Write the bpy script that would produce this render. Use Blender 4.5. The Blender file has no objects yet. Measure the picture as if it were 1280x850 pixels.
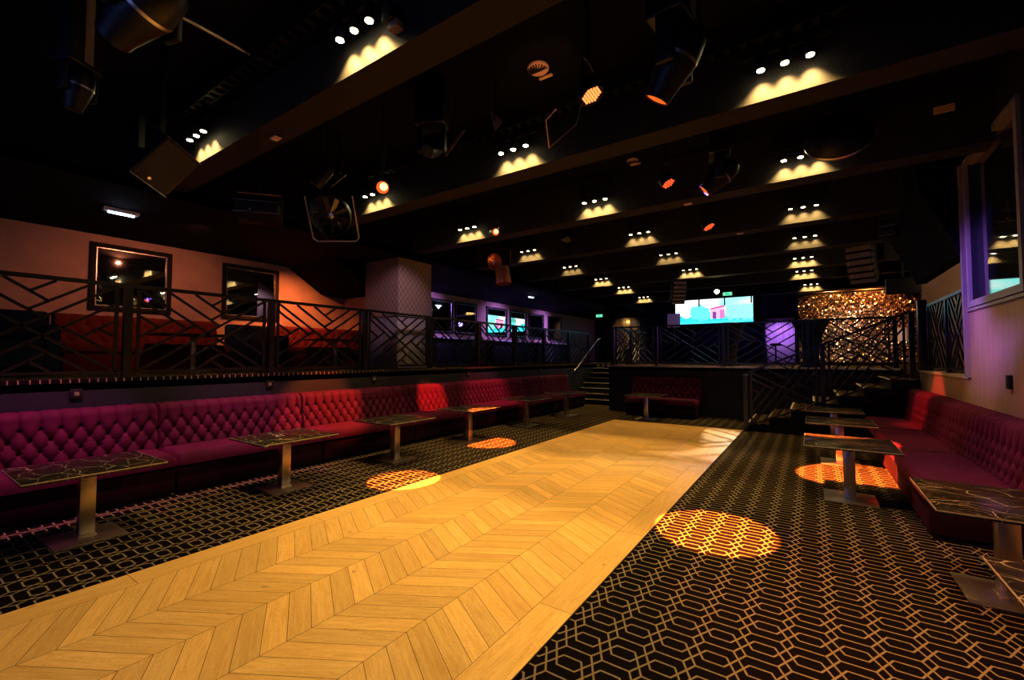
import bpy, bmesh, math, random
from mathutils import Vector, Matrix, Euler
random.seed(7)
PI = math.pi
S = bpy.context.scene
COL = S.collection
RAD = math.radians

# ------------------------------------------------------------------ materials
def nmat(name):
    m = bpy.data.materials.new(name); m.use_nodes = True
    nt = m.node_tree; nt.nodes.clear()
    out = nt.nodes.new('ShaderNodeOutputMaterial')
    return m, nt, out

def pbr(name, col, rough=.5, metal=0., spec=.5, sheen=0., sheen_tint=None, coat=0., emis=None, estr=0., var=0., vscale=6., bump=0., bscale=80., stretch=None, trans=0.):
    m, nt, out = nmat(name)
    b = nt.nodes.new('ShaderNodeBsdfPrincipled')
    nt.links.new(b.outputs[0], out.inputs[0])
    b.inputs['Base Color'].default_value = (*col, 1)
    b.inputs['Roughness'].default_value = rough
    b.inputs['Metallic'].default_value = metal
    b.inputs['Specular IOR Level'].default_value = spec
    b.inputs['Coat Weight'].default_value = coat
    b.inputs['Transmission Weight'].default_value = trans
    if sheen:
        b.inputs['Sheen Weight'].default_value = sheen
        b.inputs['Sheen Roughness'].default_value = .35
        b.inputs['Sheen Tint'].default_value = (*(sheen_tint or col), 1)
    if emis:
        b.inputs['Emission Color'].default_value = (*emis, 1)
        b.inputs['Emission Strength'].default_value = estr
    tc = nt.nodes.new('ShaderNodeTexCoord')
    src = tc.outputs['Object']
    if stretch:
        mp = nt.nodes.new('ShaderNodeMapping'); mp.inputs['Scale'].default_value = stretch
        nt.links.new(src, mp.inputs[0]); src = mp.outputs[0]
    if var:
        n = nt.nodes.new('ShaderNodeTexNoise'); n.inputs['Scale'].default_value = vscale; n.inputs['Detail'].default_value = 4
        nt.links.new(src, n.inputs['Vector'])
        r = nt.nodes.new('ShaderNodeValToRGB')
        r.color_ramp.elements[0].position = .3; r.color_ramp.elements[1].position = .7
        r.color_ramp.elements[0].color = (*[c*(1-var) for c in col], 1)
        r.color_ramp.elements[1].color = (*[min(1, c*(1+var)) for c in col], 1)
        nt.links.new(n.outputs['Fac'], r.inputs[0]); nt.links.new(r.outputs[0], b.inputs['Base Color'])
    if bump:
        n2 = nt.nodes.new('ShaderNodeTexNoise'); n2.inputs['Scale'].default_value = bscale
        nt.links.new(src, n2.inputs['Vector'])
        bp = nt.nodes.new('ShaderNodeBump'); bp.inputs['Strength'].default_value = bump; bp.inputs['Distance'].default_value = .01
        nt.links.new(n2.outputs['Fac'], bp.inputs['Height']); nt.links.new(bp.outputs[0], b.inputs['Normal'])
    return m

def emit(name, col, s):
    m, nt, out = nmat(name)
    e = nt.nodes.new('ShaderNodeEmission'); e.inputs[0].default_value = (*col, 1); e.inputs[1].default_value = s
    nt.links.new(e.outputs[0], out.inputs[0])
    return m

def carpet_mat(name, ground=(.0055, .004, .005), line=(.25, .19, .13)):
    m, nt, out = nmat(name); N = nt.nodes.new; L = nt.links.new
    b = N('ShaderNodeBsdfPrincipled'); L(b.outputs[0], out.inputs[0])
    b.inputs['Roughness'].default_value = 1.; b.inputs['Specular IOR Level'].default_value = .0
    tc = N('ShaderNodeTexCoord'); sx = N('ShaderNodeSeparateXYZ'); L(tc.outputs['Object'], sx.inputs[0])
    def mth(op, a, bv=None, cv=None):
        n = N('ShaderNodeMath'); n.operation = op
        for i, v in enumerate((a, bv, cv)):
            if v is None: continue
            if isinstance(v, (int, float)): n.inputs[i].default_value = v
            else: L(v, n.inputs[i])
        return n.outputs[0]
    fx = mth('PINGPONG', mth('ADD', sx.outputs[0], 1.013 + 19.5), .0975)
    fy = mth('PINGPONG', mth('ADD', sx.outputs[1], -1.987 + 21.9), .1095)
    cb = N('ShaderNodeCombineXYZ'); L(fx, cb.inputs[0]); L(fy, cb.inputs[1])
    def vm(op, a, bv=None, sc=None):
        n = N('ShaderNodeVectorMath'); n.operation = op
        for i, v in enumerate((a, bv)):
            if v is None: continue
            if isinstance(v, tuple): n.inputs[i].default_value = v
            else: L(v, n.inputs[i])
        if sc is not None: L(sc, n.inputs['Scale'])
        return n
    segs = [((0, .04), (.047, .04)), ((0, .1095), (.069, .1095)), ((.069, .1095), (.0975, .0556)),
            ((.0975, .0556), (.068, 0)), ((.068, 0), (.047, .04))]
    cur = None
    for (ax, ay), (bx, by) in segs:
        ba = (bx-ax, by-ay, 0); dd = ba[0]**2+ba[1]**2
        pa = vm('SUBTRACT', cb.outputs[0], (ax, ay, 0)).outputs[0]
        dt = vm('DOT_PRODUCT', pa, ba).outputs['Value']
        h = N('ShaderNodeClamp'); L(mth('DIVIDE', dt, dd), h.inputs[0])
        sc = vm('SCALE', ba, None, h.outputs[0]).outputs[0]
        ln = vm('LENGTH', vm('SUBTRACT', pa, sc).outputs[0]).outputs['Value']
        cur = ln if cur is None else mth('MINIMUM', cur, ln)
    mr = N('ShaderNodeMapRange'); L(cur, mr.inputs[0])
    mr.inputs[1].default_value = .0040; mr.inputs[2].default_value = .0056
    mr.inputs[3].default_value = 1; mr.inputs[4].default_value = 0
    nz = N('ShaderNodeTexNoise'); nz.inputs['Scale'].default_value = 260; L(tc.outputs['Object'], nz.inputs['Vector'])
    mx = N('ShaderNodeMix'); mx.data_type = 'RGBA'; L(mr.outputs[0], mx.inputs[0])
    mx.inputs[6].default_value = (*ground, 1); mx.inputs[7].default_value = (*line, 1)
    mm = N('ShaderNodeMix'); mm.data_type = 'RGBA'; mm.blend_type = 'MULTIPLY'; mm.inputs[0].default_value = .6
    L(mx.outputs[2], mm.inputs[6]); L(nz.outputs['Color'], mm.inputs[7])
    gm = N('ShaderNodeGamma'); gm.inputs[1].default_value = .95; L(mm.outputs[2], gm.inputs[0])
    L(gm.outputs[0], b.inputs['Base Color'])
    bp = N('ShaderNodeBump'); bp.inputs['Strength'].default_value = .5; bp.inputs['Distance'].default_value = .004
    L(nz.outputs['Fac'], bp.inputs['Height']); L(bp.outputs[0], b.inputs['Normal'])
    return m

def wood_mat():
    m, nt, out = nmat('oak parquet'); N = nt.nodes.new; L = nt.links.new
    b = N('ShaderNodeBsdfPrincipled'); L(b.outputs[0], out.inputs[0])
    b.inputs['Roughness'].default_value = .30; b.inputs['Specular IOR Level'].default_value = .5
    uv = N('ShaderNodeUVMap'); uv.uv_map = 'UVMap'
    mp = N('ShaderNodeMapping'); mp.inputs['Scale'].default_value = (2.2, 26, 1); L(uv.outputs[0], mp.inputs[0])
    n = N('ShaderNodeTexNoise'); n.inputs['Scale'].default_value = 1.6; n.inputs['Detail'].default_value = 6; n.inputs['Distortion'].default_value = .9
    L(mp.outputs[0], n.inputs['Vector'])
    mp2 = N('ShaderNodeMapping'); mp2.inputs['Scale'].default_value = (1.6, 9, 1); L(uv.outputs[0], mp2.inputs[0])
    n2 = N('ShaderNodeTexNoise'); n2.inputs['Scale'].default_value = 1.5; n2.inputs['Detail'].default_value = 3; n2.inputs['Distortion'].default_value = 2.2
    L(mp2.outputs[0], n2.inputs['Vector'])
    w = N('ShaderNodeMath'); w.operation = 'PINGPONG'; w.inputs[1].default_value = .045
    L(n2.outputs['Fac'], w.inputs[0])
    w2 = N('ShaderNodeMath'); w2.operation = 'MULTIPLY_ADD'; w2.inputs[1].default_value = 5.; L(w.outputs[0], w2.inputs[0]); L(n.outputs['Fac'], w2.inputs[2])
    r = N('ShaderNodeValToRGB'); e = r.color_ramp.elements
    e[0].position = .35; e[0].color = (.61, .345, .10, 1)
    e[1].position = .8; e[1].color = (.81, .52, .19, 1)
    L(w2.outputs[0], r.inputs[0])
    at = N('ShaderNodeAttribute'); at.attribute_name = 'tone'
    mx = N('ShaderNodeMix'); mx.data_type = 'RGBA'; mx.blend_type = 'MULTIPLY'; mx.inputs[0].default_value = 1
    L(r.outputs[0], mx.inputs[6]); L(at.outputs['Color'], mx.inputs[7])
    # knots
    v = N('ShaderNodeTexVoronoi'); v.inputs['Scale'].default_value = 2.3
    mp3 = N('ShaderNodeMapping'); mp3.inputs['Scale'].default_value = (1, 2.2, 1); L(uv.outputs[0], mp3.inputs[0]); L(mp3.outputs[0], v.inputs['Vector'])
    kr = N('ShaderNodeValToRGB'); kr.color_ramp.elements[0].position = .012; kr.color_ramp.elements[0].color = (.25, .18, .12, 1)
    kr.color_ramp.elements[1].position = .075; kr.color_ramp.elements[1].color = (1, 1, 1, 1)
    L(v.outputs['Distance'], kr.inputs[0])
    mk = N('ShaderNodeMix'); mk.data_type = 'RGBA'; mk.blend_type = 'MULTIPLY'; mk.inputs[0].default_value = .7
    L(mx.outputs[2], mk.inputs[6]); L(kr.outputs[0], mk.inputs[7])
    L(mk.outputs[2], b.inputs['Base Color'])
    bp = N('ShaderNodeBump'); bp.inputs['Strength'].default_value = .12; bp.inputs['Distance'].default_value = .003
    L(n.outputs['Fac'], bp.inputs['Height']); L(bp.outputs[0], b.inputs['Normal'])
    return m

def marble_mat():
    m, nt, out = nmat('black marble with white veins'); N = nt.nodes.new; L = nt.links.new
    b = N('ShaderNodeBsdfPrincipled'); L(b.outputs[0], out.inputs[0])
    b.inputs['Roughness'].default_value = .22; b.inputs['Specular IOR Level'].default_value = .3
    tc = N('ShaderNodeTexCoord')
    n = N('ShaderNodeTexNoise'); n.inputs['Scale'].default_value = 2.6; n.inputs['Detail'].default_value = 6
    L(tc.outputs['Object'], n.inputs['Vector'])
    oi = N('ShaderNodeObjectInfo')
    off = N('ShaderNodeVectorMath'); off.operation = 'ADD'; L(tc.outputs['Object'], off.inputs[0]); L(oi.outputs['Location'], off.inputs[1])
    mxv = N('ShaderNodeVectorMath'); mxv.operation = 'MULTIPLY_ADD'; mxv.inputs[1].default_value = (.28, .28, .28)
    L(n.outputs['Color'], mxv.inputs[0]); L(off.outputs[0], mxv.inputs[2])
    def vein(scale, wdt, rot):
        mp = N('ShaderNodeMapping'); mp.inputs['Rotation'].default_value = (0, 0, rot); mp.inputs['Scale'].default_value = (1, 2.4, 1)
        L(mxv.outputs[0], mp.inputs[0])
        v = N('ShaderNodeTexVoronoi'); v.feature = 'DISTANCE_TO_EDGE'; v.inputs['Scale'].default_value = scale
        L(mp.outputs[0], v.inputs['Vector'])
        r = N('ShaderNodeMapRange'); r.inputs[1].default_value = 0; r.inputs[2].default_value = wdt; r.inputs[3].default_value = 1; r.inputs[4].default_value = 0
        L(v.outputs['Distance'], r.inputs[0]); return r.outputs[0]
    a = vein(2.6, .013, .5); c = vein(7, .018, 1.1)
    c2 = N('ShaderNodeMath'); c2.operation = 'MULTIPLY'; L(c, c2.inputs[0]); c2.inputs[1].default_value = .30
    mm = N('ShaderNodeMath'); mm.operation = 'MAXIMUM'; L(a, mm.inputs[0]); L(c2.outputs[0], mm.inputs[1])
    mx = N('ShaderNodeMix'); mx.data_type = 'RGBA'; L(mm.outputs[0], mx.inputs[0])
    mx.inputs[6].default_value = (.010, .008, .008, 1); mx.inputs[7].default_value = (.36, .31, .26, 1)
    L(mx.outputs[2], b.inputs['Base Color'])
    return m

def attr_mat(name, attr, emission=0., rough=.4, metal=0.):
    m, nt, out = nmat(name)
    at = nt.nodes.new('ShaderNodeAttribute'); at.attribute_name = attr
    if emission:
        e = nt.nodes.new('ShaderNodeEmission'); e.inputs[1].default_value = emission
        nt.links.new(at.outputs['Color'], e.inputs[0]); nt.links.new(e.outputs[0], out.inputs[0])
    else:
        b = nt.nodes.new('ShaderNodeBsdfPrincipled'); b.inputs['Roughness'].default_value = rough; b.inputs['Metallic'].default_value = metal
        nt.links.new(at.outputs['Color'], b.inputs['Base Color']); nt.links.new(b.outputs[0], out.inputs[0])
    return m

def damask_mat(name, c1, c2, scale):
    m, nt, out = nmat(name); N = nt.nodes.new; L = nt.links.new
    b = N('ShaderNodeBsdfPrincipled'); L(b.outputs[0], out.inputs[0]); b.inputs['Roughness'].default_value = .6
    tc = N('ShaderNodeTexCoord'); mp = N('ShaderNodeMapping'); L(tc.outputs['Object'], mp.inputs[0])
    mp.inputs['Scale'].default_value = (scale, scale, scale*.8)
    sx = N('ShaderNodeSeparateXYZ'); L(mp.outputs[0], sx.inputs[0])
    ad = N('ShaderNodeMath'); L(sx.outputs[0], ad.inputs[0]); L(sx.outputs[1], ad.inputs[1])
    def f(s1, s2):
        n = N('ShaderNodeMath'); n.operation = s1; L(ad.outputs[0], n.inputs[0]); L(sx.outputs[2], n.inputs[1])
        p = N('ShaderNodeMath'); p.operation = 'SINE'; L(n.outputs[0], p.inputs[0]); return p.outputs[0]
    q = N('ShaderNodeMath'); q.operation = 'MULTIPLY'; L(f('ADD', 0), q.inputs[0]); L(f('SUBTRACT', 0), q.inputs[1])
    ab = N('ShaderNodeMath'); ab.operation = 'ABSOLUTE'; L(q.outputs[0], ab.inputs[0])
    r = N('ShaderNodeValToRGB'); r.color_ramp.elements[0].position = .12; r.color_ramp.elements[1].position = .3
    r.color_ramp.elements[0].color = (*c2, 1); r.color_ramp.elements[1].color = (*c1, 1)
    L(ab.outputs[0], r.inputs[0]); L(r.outputs[0], b.inputs['Base Color'])
    return m

M = {}
M['carpet'] = carpet_mat('hexagon lattice carpet')
M['wood'] = wood_mat()
M['marble'] = marble_mat()
M['gap'] = pbr('dark joint', (.02, .012, .006), .9)
M['velvet'] = pbr('burgundy velvet', (.042, .0018, .021), .78, sheen=.18, sheen_tint=(.8, .06, .40), spec=.12, var=.25, vscale=9, bump=.15, bscale=60)
M['velvet_shaded'] = pbr('shaded burgundy velvet', (.011, .001, .007), .8, sheen=.05, sheen_tint=(.5, .05, .2), spec=.1, var=.3, vscale=7)  # darker copy of the velvet; shade of the seat fronts is in the colour
M['red_velvet'] = pbr('red velvet', (.085, .010, .008), .8, sheen=.2, sheen_tint=(.8, .1, .06), spec=.15, var=.2)
M['navy_fabric'] = pbr('navy fabric', (.006, .012, .035), .85, spec=.2, var=.3)
M['steel'] = pbr('brushed steel', (.50, .45, .42), .30, 1., var=.10, vscale=3, stretch=(14, 14, .3))
M['plate'] = pbr('dark steel plate', (.55, .52, .50), .36, 1., var=.1)
M['vane'] = pbr('dull metal vane', (.10, .085, .07), .35, .8)
M['trimsteel'] = pbr('pale table edge', (.55, .5, .44), .3, .6, var=.15, vscale=12)
M['rail'] = pbr('black painted metal', (.0014, .0016, .0028), .28, .0, spec=.5, var=.2)
M['black'] = pbr('matt black paint', (.003, .0035, .006), .7, spec=.25, var=.3, vscale=3)
M['blacksat'] = pbr('satin black plastic', (.004, .0045, .008), .42, spec=.3, var=.2)
M['navywall'] = pbr('dark navy wall paint', (.003, .0045, .014), .6, spec=.3, var=.25, vscale=2)
M['ceil'] = pbr('black ceiling paint', (.0025, .003, .007), .9, spec=.05, var=.3, vscale=1.5)
M['beam'] = pbr('dark beam paint', (.010, .009, .0095), .75, spec=.25, var=.18, vscale=5)
M['wallL'] = pbr('sand plaster wall', (.40, .27, .20), .85, spec=.2, var=.1, vscale=5, bump=.1, bscale=120, stretch=(1, 1, 1))
M['wallR'] = pbr('taupe panelled wall', (.21, .15, .115), .6, spec=.3, var=.12, vscale=2.4, stretch=(6, 6, .8))
M['brown'] = pbr('brown wall', (.15, .088, .07), .8, var=.15)
M['white'] = pbr('white laminate', (.7, .68, .7), .4)
M['mirror'] = pbr('mirror glass', (.75, .75, .78), .02, 1.)
M['silver'] = pbr('silver bead', (.6, .58, .55), .25, 1.)
M['glass'] = pbr('dark window glass', (.012, .014, .02), .03, spec=.9, coat=1.)
M['purpleframe'] = pbr('painted window frame', (.16, .14, .165), .5, var=.08)
M['lamp'] = emit('warm spotlight lens', (1, .80, .42), 60)
M['lamp_far'] = emit('warm spotlight lens far', (1, .80, .42), 22)
M['orange_lens'] = emit('orange lens', (1, .12, .015), 1.3)
M['orange_core'] = emit('bright orange lens centre', (1, .42, .16), 4)
M['red_led'] = emit('red led lens', (1, .09, .02), 1.6)
M['led'] = emit('orange led', (1, .22, .05), 2.6)
M['coolwhite'] = emit('cool white tube', (.6, .72, 1), 9)
M['green'] = emit('exit sign green', (.15, .9, .5), 1.2)
M['paper'] = pbr('pale pink sticker', (.62, .40, .36), .7)
M['copper'] = pbr('copper can', (.75, .30, .17), .32, .85, var=.15)
M['gold'] = pbr('gold disc', (.75, .52, .16), .35, .6)
M['speaker'] = pbr('speaker grille', (.007, .0065, .007), .5, spec=.5, bump=.5, bscale=400)
M['damask'] = damask_mat('damask wallpaper', (.20, .145, .12), (.11, .08, .07), 26)
M['flute'] = pbr('blue grey panel', (.16, .15, .20), .6, var=.25, vscale=4, stretch=(14, 14, .3))
M['floral'] = pbr('dark floral wall panel', (.09, .055, .02), .6, var=.9, vscale=5)
M['curtain'] = attr_mat('sequins', 'tone', rough=.28, metal=.85)
M['screen'] = attr_mat('led screen picture', 'pic', emission=1.9)
M['violet_pleat'] = pbr('pale pleated curtain', (.6, .5, .62), .8, var=.25, vscale=3, stretch=(14, 1, .2))
M['nosing'] = pbr('pale stair nosing', (.55, .50, .42), .4, .3)
M['cable'] = pbr('black cable', (.012, .012, .014), .5)
M['cable_pale'] = pbr('pale cable', (.35, .26, .17), .5)

# ------------------------------------------------------------------ mesh builder
class MB:
    def __init__(s): s.v = []; s.f = []; s.sm = []
    def add(s, vs, fs, smooth=False):
        o = len(s.v); s.v += [tuple(v) for v in vs]; s.f += [tuple(i+o for i in f) for f in fs]; s.sm += [smooth]*len(fs); return s
    def box(s, x0, x1, y0, y1, z0, z1, mt=None):
        vs = [Vector(p) for p in ((x0,y0,z0),(x1,y0,z0),(x1,y1,z0),(x0,y1,z0),(x0,y0,z1),(x1,y0,z1),(x1,y1,z1),(x0,y1,z1))]
        if mt: vs = [mt @ v for v in vs]
        return s.add(vs, [(3,2,1,0),(4,5,6,7),(0,1,5,4),(1,2,6,5),(2,3,7,6),(3,0,4,7)])
    def rbox(s, x0, x1, y0, y1, z0, z1, r=.02, seg=3, mt=None):
        bm = bmesh.new(); bmesh.ops.create_cube(bm, size=1)
        for v in bm.verts:
            v.co = Vector(((x0+x1)/2+v.co.x*(x1-x0), (y0+y1)/2+v.co.y*(y1-y0), (z0+z1)/2+v.co.z*(z1-z0)))
        bmesh.ops.bevel(bm, geom=bm.edges[:], offset=r, segments=seg, profile=.5, affect='EDGES')
        bm.verts.index_update()
        vs = [(mt @ v.co) if mt else v.co.copy() for v in bm.verts]; fs = [tuple(v.index for v in f.verts) for f in bm.faces]
        bm.free(); return s.add(vs, fs, True)
    def bar(s, p, q, w, h, up=(0,0,1)):
        p = Vector(p); q = Vector(q); d = (q-p).normalized(); u = Vector(up)
        if abs(d.dot(u)) > .98: u = Vector((0,1,0))
        a = d.cross(u).normalized()*w/2; b = a.cross(d).normalized()*h/2
        vs = [p-a-b, p+a-b, p+a+b, p-a+b, q-a-b, q+a-b, q+a+b, q-a+b]
        return s.add(vs, [(3,2,1,0),(4,5,6,7),(0,1,5,4),(1,2,6,5),(2,3,7,6),(3,0,4,7)])
    def tube(s, pts, r, n=10, closed=False):
        pts = [Vector(p) for p in pts]; m = len(pts); vs = []; fs = []
        prev = None
        for i, p in enumerate(pts):
            if closed: d = pts[(i+1)%m]-pts[i-1]
            else: d = pts[min(i+1, m-1)]-pts[max(i-1, 0)]
            d.normalize()
            if prev is None:
                a = d.orthogonal().normalized()
            else:
                a = (prev - d*prev.dot(d)).normalized()
            prev = a; b = d.cross(a)
            vs += [p + (a*math.cos(2*PI*k/n)+b*math.sin(2*PI*k/n))*r for k in range(n)]
        for i in range(m if closed else m-1):
            j = (i+1) % m
            fs += [(i*n+k, i*n+(k+1)%n, j*n+(k+1)%n, j*n+k) for k in range(n)]
        if not closed: fs += [tuple(reversed(range(n))), tuple((m-1)*n+k for k in range(n))]
        return s.add(vs, fs, True)
    def lathe(s, prof, mt=None, n=28, caps=True):
        vs = []; fs = []
        for r, z in prof:
            vs += [Vector((r*math.cos(2*PI*k/n), r*math.sin(2*PI*k/n), z)) for k in range(n)]
        for i in range(len(prof)-1):
            fs += [(i*n+k, i*n+(k+1)%n, (i+1)*n+(k+1)%n, (i+1)*n+k) for k in range(n)]
        if caps: fs += [tuple(reversed(range(n))), tuple((len(prof)-1)*n+k for k in range(n))]
        if mt: vs = [mt @ v for v in vs]
        return s.add(vs, fs, True)
    def prism(s, poly, h0, h1, mt):
        """poly: 2-D outline; extruded h0..h1 along local z"""
        n = len(poly); vs = [mt @ Vector((x, y, h0)) for x, y in poly]+[mt @ Vector((x, y, h1)) for x, y in poly]
        fs = [tuple(reversed(range(n))), tuple(range(n, 2*n))]+[(i, (i+1)%n, n+(i+1)%n, n+i) for i in range(n)]
        return s.add(vs, fs)
    def build(s, name, mat, parent=None, loc=None):
        me = bpy.data.meshes.new(name); me.from_pydata(s.v, [], s.f)
        me.materials.append(mat); me.polygons.foreach_set('use_smooth', s.sm)
        bm = bmesh.new(); bm.from_mesh(me); bmesh.ops.recalc_face_normals(bm, faces=bm.faces[:]); bm.to_mesh(me); bm.free()
        if any(s.sm):
            try: me.set_sharp_from_angle(angle=RAD(40))
            except Exception: pass
        o = bpy.data.objects.new(name, me); COL.objects.link(o)
        if parent: o.parent = parent
        if loc: o.location = loc
        return o

def thing(name, label, cat, loc=(0,0,0), rz=0, group=None):
    o = bpy.data.objects.new(name, None); COL.objects.link(o); o.empty_display_size = .1
    o.location = loc; o.rotation_euler = (0, 0, rz); o['label'] = label; o['category'] = cat
    if group: o['group'] = group
    return o
def tag(o, label, cat, group=None, kind=None):
    o['label'] = label; o['category'] = cat
    if group: o['group'] = group
    if kind: o['kind'] = kind
    return o
def struct(name, mb, mat):
    o = mb.build(name, mat); o['kind'] = 'structure'; return o
def dup(root, loc, rz=None, label=None):
    r = root.copy(); COL.objects.link(r); r.location = loc
    if rz is not None: r.rotation_euler = (0, 0, rz)
    if label: r['label'] = label
    def rec(a, b):
        for ch in [o for o in a.children]:
            c = ch.copy(); COL.objects.link(c); c.parent = b; rec(ch, c)
    rec(root, r)
    return r
def aim(frm, to):
    """matrix at frm whose local -Z points to 'to'"""
    d = (Vector(to)-Vector(frm)).normalized()
    return Matrix.Translation(frm) @ d.to_track_quat('-Z', 'Y').to_matrix().to_4x4()
def light(kind, loc, col, power, to=None, size=.03, spot=60, blend=.3, parent=None, name='light', sx=None, sy=None, spread=None):
    d = bpy.data.lights.new(name, kind); d.color = col; d.energy = power
    if kind == 'SPOT': d.spot_size = RAD(spot); d.spot_blend = blend; d.shadow_soft_size = size
    elif kind == 'POINT': d.shadow_soft_size = size
    elif kind == 'AREA':
        d.size = sx or size
        if sy: d.shape = 'RECTANGLE'; d.size_y = sy
        if spread: d.spread = RAD(spread)
    o = bpy.data.objects.new(name, d); COL.objects.link(o)
    if to is not None: o.matrix_world = aim(loc, to)
    else: o.location = loc
    return o

# ------------------------------------------------------------------ key dimensions
PZ = 1.26            # raised level
XP = -6.45           # edge of the left raised level
XW = -9.7            # upper left wall
XR = 1.53            # right wall line
YS = 11.85           # stage front
CZ = 4.2; MZ = 3.52; BZ = 3.6
YB = 22.3            # far wall

# ------------------------------------------------------------------ setting
struct('floor', MB().box(XP-.3, XR+.2, -3, 13.2, -.1, 0), M['carpet'])
struct('floor_upper_left', MB().box(XW-.2, XP, -3, 15.0, PZ-.12, PZ), M['carpet'])
struct('floor_stage', MB().box(-4.74, 6, YS, YB, PZ-.12, PZ), M['carpet'])
struct('floor_landing', MB().box(XW-.2, -4.74, 14.92, YB, PZ-.12, PZ), M['carpet'])
struct('floor_right', MB().box(XR+.02, 6, 7.28, YS, PZ-.12, PZ), M['carpet'])
struct('wall_platform', MB().box(XP-.12, XP, -3, 15.0, 0, PZ-.035), M['navywall'])
struct('wall_stage', MB().box(-4.74, XR+.3, YS, YS+.12, 0, PZ-.035), M['navywall'])
struct('wall_stairwell', MB().box(-4.74, -4.62, YS+.1, 15.0, 0, PZ-.035), M['navywall'])
struct('trim_1', MB().box(XP-.1, XP+.012, -3, 15.0, PZ-.035, PZ+.004), M['carpet'])
struct('trim_2', MB().box(-4.75, 1.5, YS-.012, YS+.14, PZ-.035, PZ+.004), M['nosing'])
struct('wall_left', MB().box(XW-.15, XW, -3, YB, PZ, MZ+.1), M['wallL'])
struct('wall_back', MB().box(XW-.2, 6.2, YB, YB+.15, PZ, CZ+.1), M['navywall'])
struct('ceiling', MB().box(-6.6, 6.2, -3, YB, CZ, CZ+.1), M['ceil'])
struct('ceiling_left', MB().box(XW-.2, -6.6, -3, YB, MZ, MZ+.1).box(-6.68, -6.6, -3, YB, MZ, CZ+.1), M['ceil'])
# sloped underside over the left gallery in front of the pillar
mb = MB(); mt = Matrix(((0,0,1,0),(1,0,0,0),(0,1,0,0),(0,0,0,1)))
mb.prism([(5.25, MZ+.02), (6.1, 3.0), (6.75, 2.95), (6.75, MZ+.02)], XW, -7.95, mt); struct('ceiling_slope', mb, M['ceil'])
struct('wall_gallery_return', MB().box(XW, XW+.9, 6.75, 6.85, PZ, MZ), M['wallL'])
# beams
BY = [1.97, 4.08, 6.1, 8.15, 10.18, 12.3, 14.2, 16.95]
for i, y in enumerate(BY):
    struct('ceiling_beam', MB().box(-6.6, 6 if y > 12 else (1.6 if y > 7 else XR), y, y+.28, BZ, CZ), M['beam'])
# right side: taupe wall, booth, ledge
def yz(mb, ypts, x0, x1):
    mtx = Matrix(((0,0,1,0),(1,0,0,0),(0,1,0,0),(0,0,0,1)))
    return mb.prism(ypts, x0, x1, mtx)
wb = MB()
wb.box(XR, XR+.12, -3, 7.26, 0, 2.12)
struct('wall_right_upper', MB().box(XR, XR+.12, -3, 5.55, 2.12, CZ).box(XR, XR+.12, 5.55, 7.02, 3.72, CZ).box(XR, XR+.12, 7.02, 7.26, 2.12, CZ).box(XR+.12, 3.2, 7.16, 7.26, PZ, CZ), M['navywall'])
struct('wall_right', wb, M['wallR'])
struct('wall_right_low', MB().box(XR, XR+.12, 7.26, 10.12, 0, PZ-.02), M['wallR'])
struct('trim_3', MB().box(XR-.015, XR+.16, 7.262, 10.12, PZ-.02, PZ+.012), M['nosing'])
struct('wall_right_far', MB().box(1.98, 5.8, 12.62, 12.74, PZ, BZ+.02), M['brown'])
mb = MB(); mb.prism([(1.13, CZ), (1.13, 3.6), (1.5, 2.72), (1.62, 2.72), (1.62, CZ)], 7.26, 9.95, Matrix(((1,0,0,0),(0,0,1,0),(0,1,0,0),(0,0,0,1))))
struct('ceiling_duct', mb, M['ceil'])
struct('wall_outer_right', MB().box(5.8, 5.95, 7, YB, PZ, CZ), M['brown'])
# booth window
wf = MB()
for y0, y1, z0, z1 in ((5.50, 7.10, 2.06, 2.13), (5.50, 7.10, 3.69, 3.76), (5.50, 5.57, 2.13, 3.69), (7.03, 7.10, 2.13, 3.69)):
    wf.box(XR-.03, XR+.14, y0, y1, z0, z1)
w = struct('window_1', wf, M['purpleframe'])
MB().box(XR+.05, XR+.06, 5.57, 7.03, 2.13, 3.69).build('pane', M['glass'], w)
struct('trim_4', MB().box(XR-.04, XR+.02, 7.20, 7.27, PZ, 3.76), M['purpleframe'])
struct('trim_5', MB().box(XR-.02, XR+.02, -3, 7.2, 2.02, 2.05), M['purpleframe'])
o = MB().rbox(XR-.03, XR, 5.93, 6.01, 1.20, 1.33, .006).build('wall_switch', M['blacksat'])
tag(o, 'small black switch box on the taupe wall above the right banquettes', 'switch')

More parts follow.
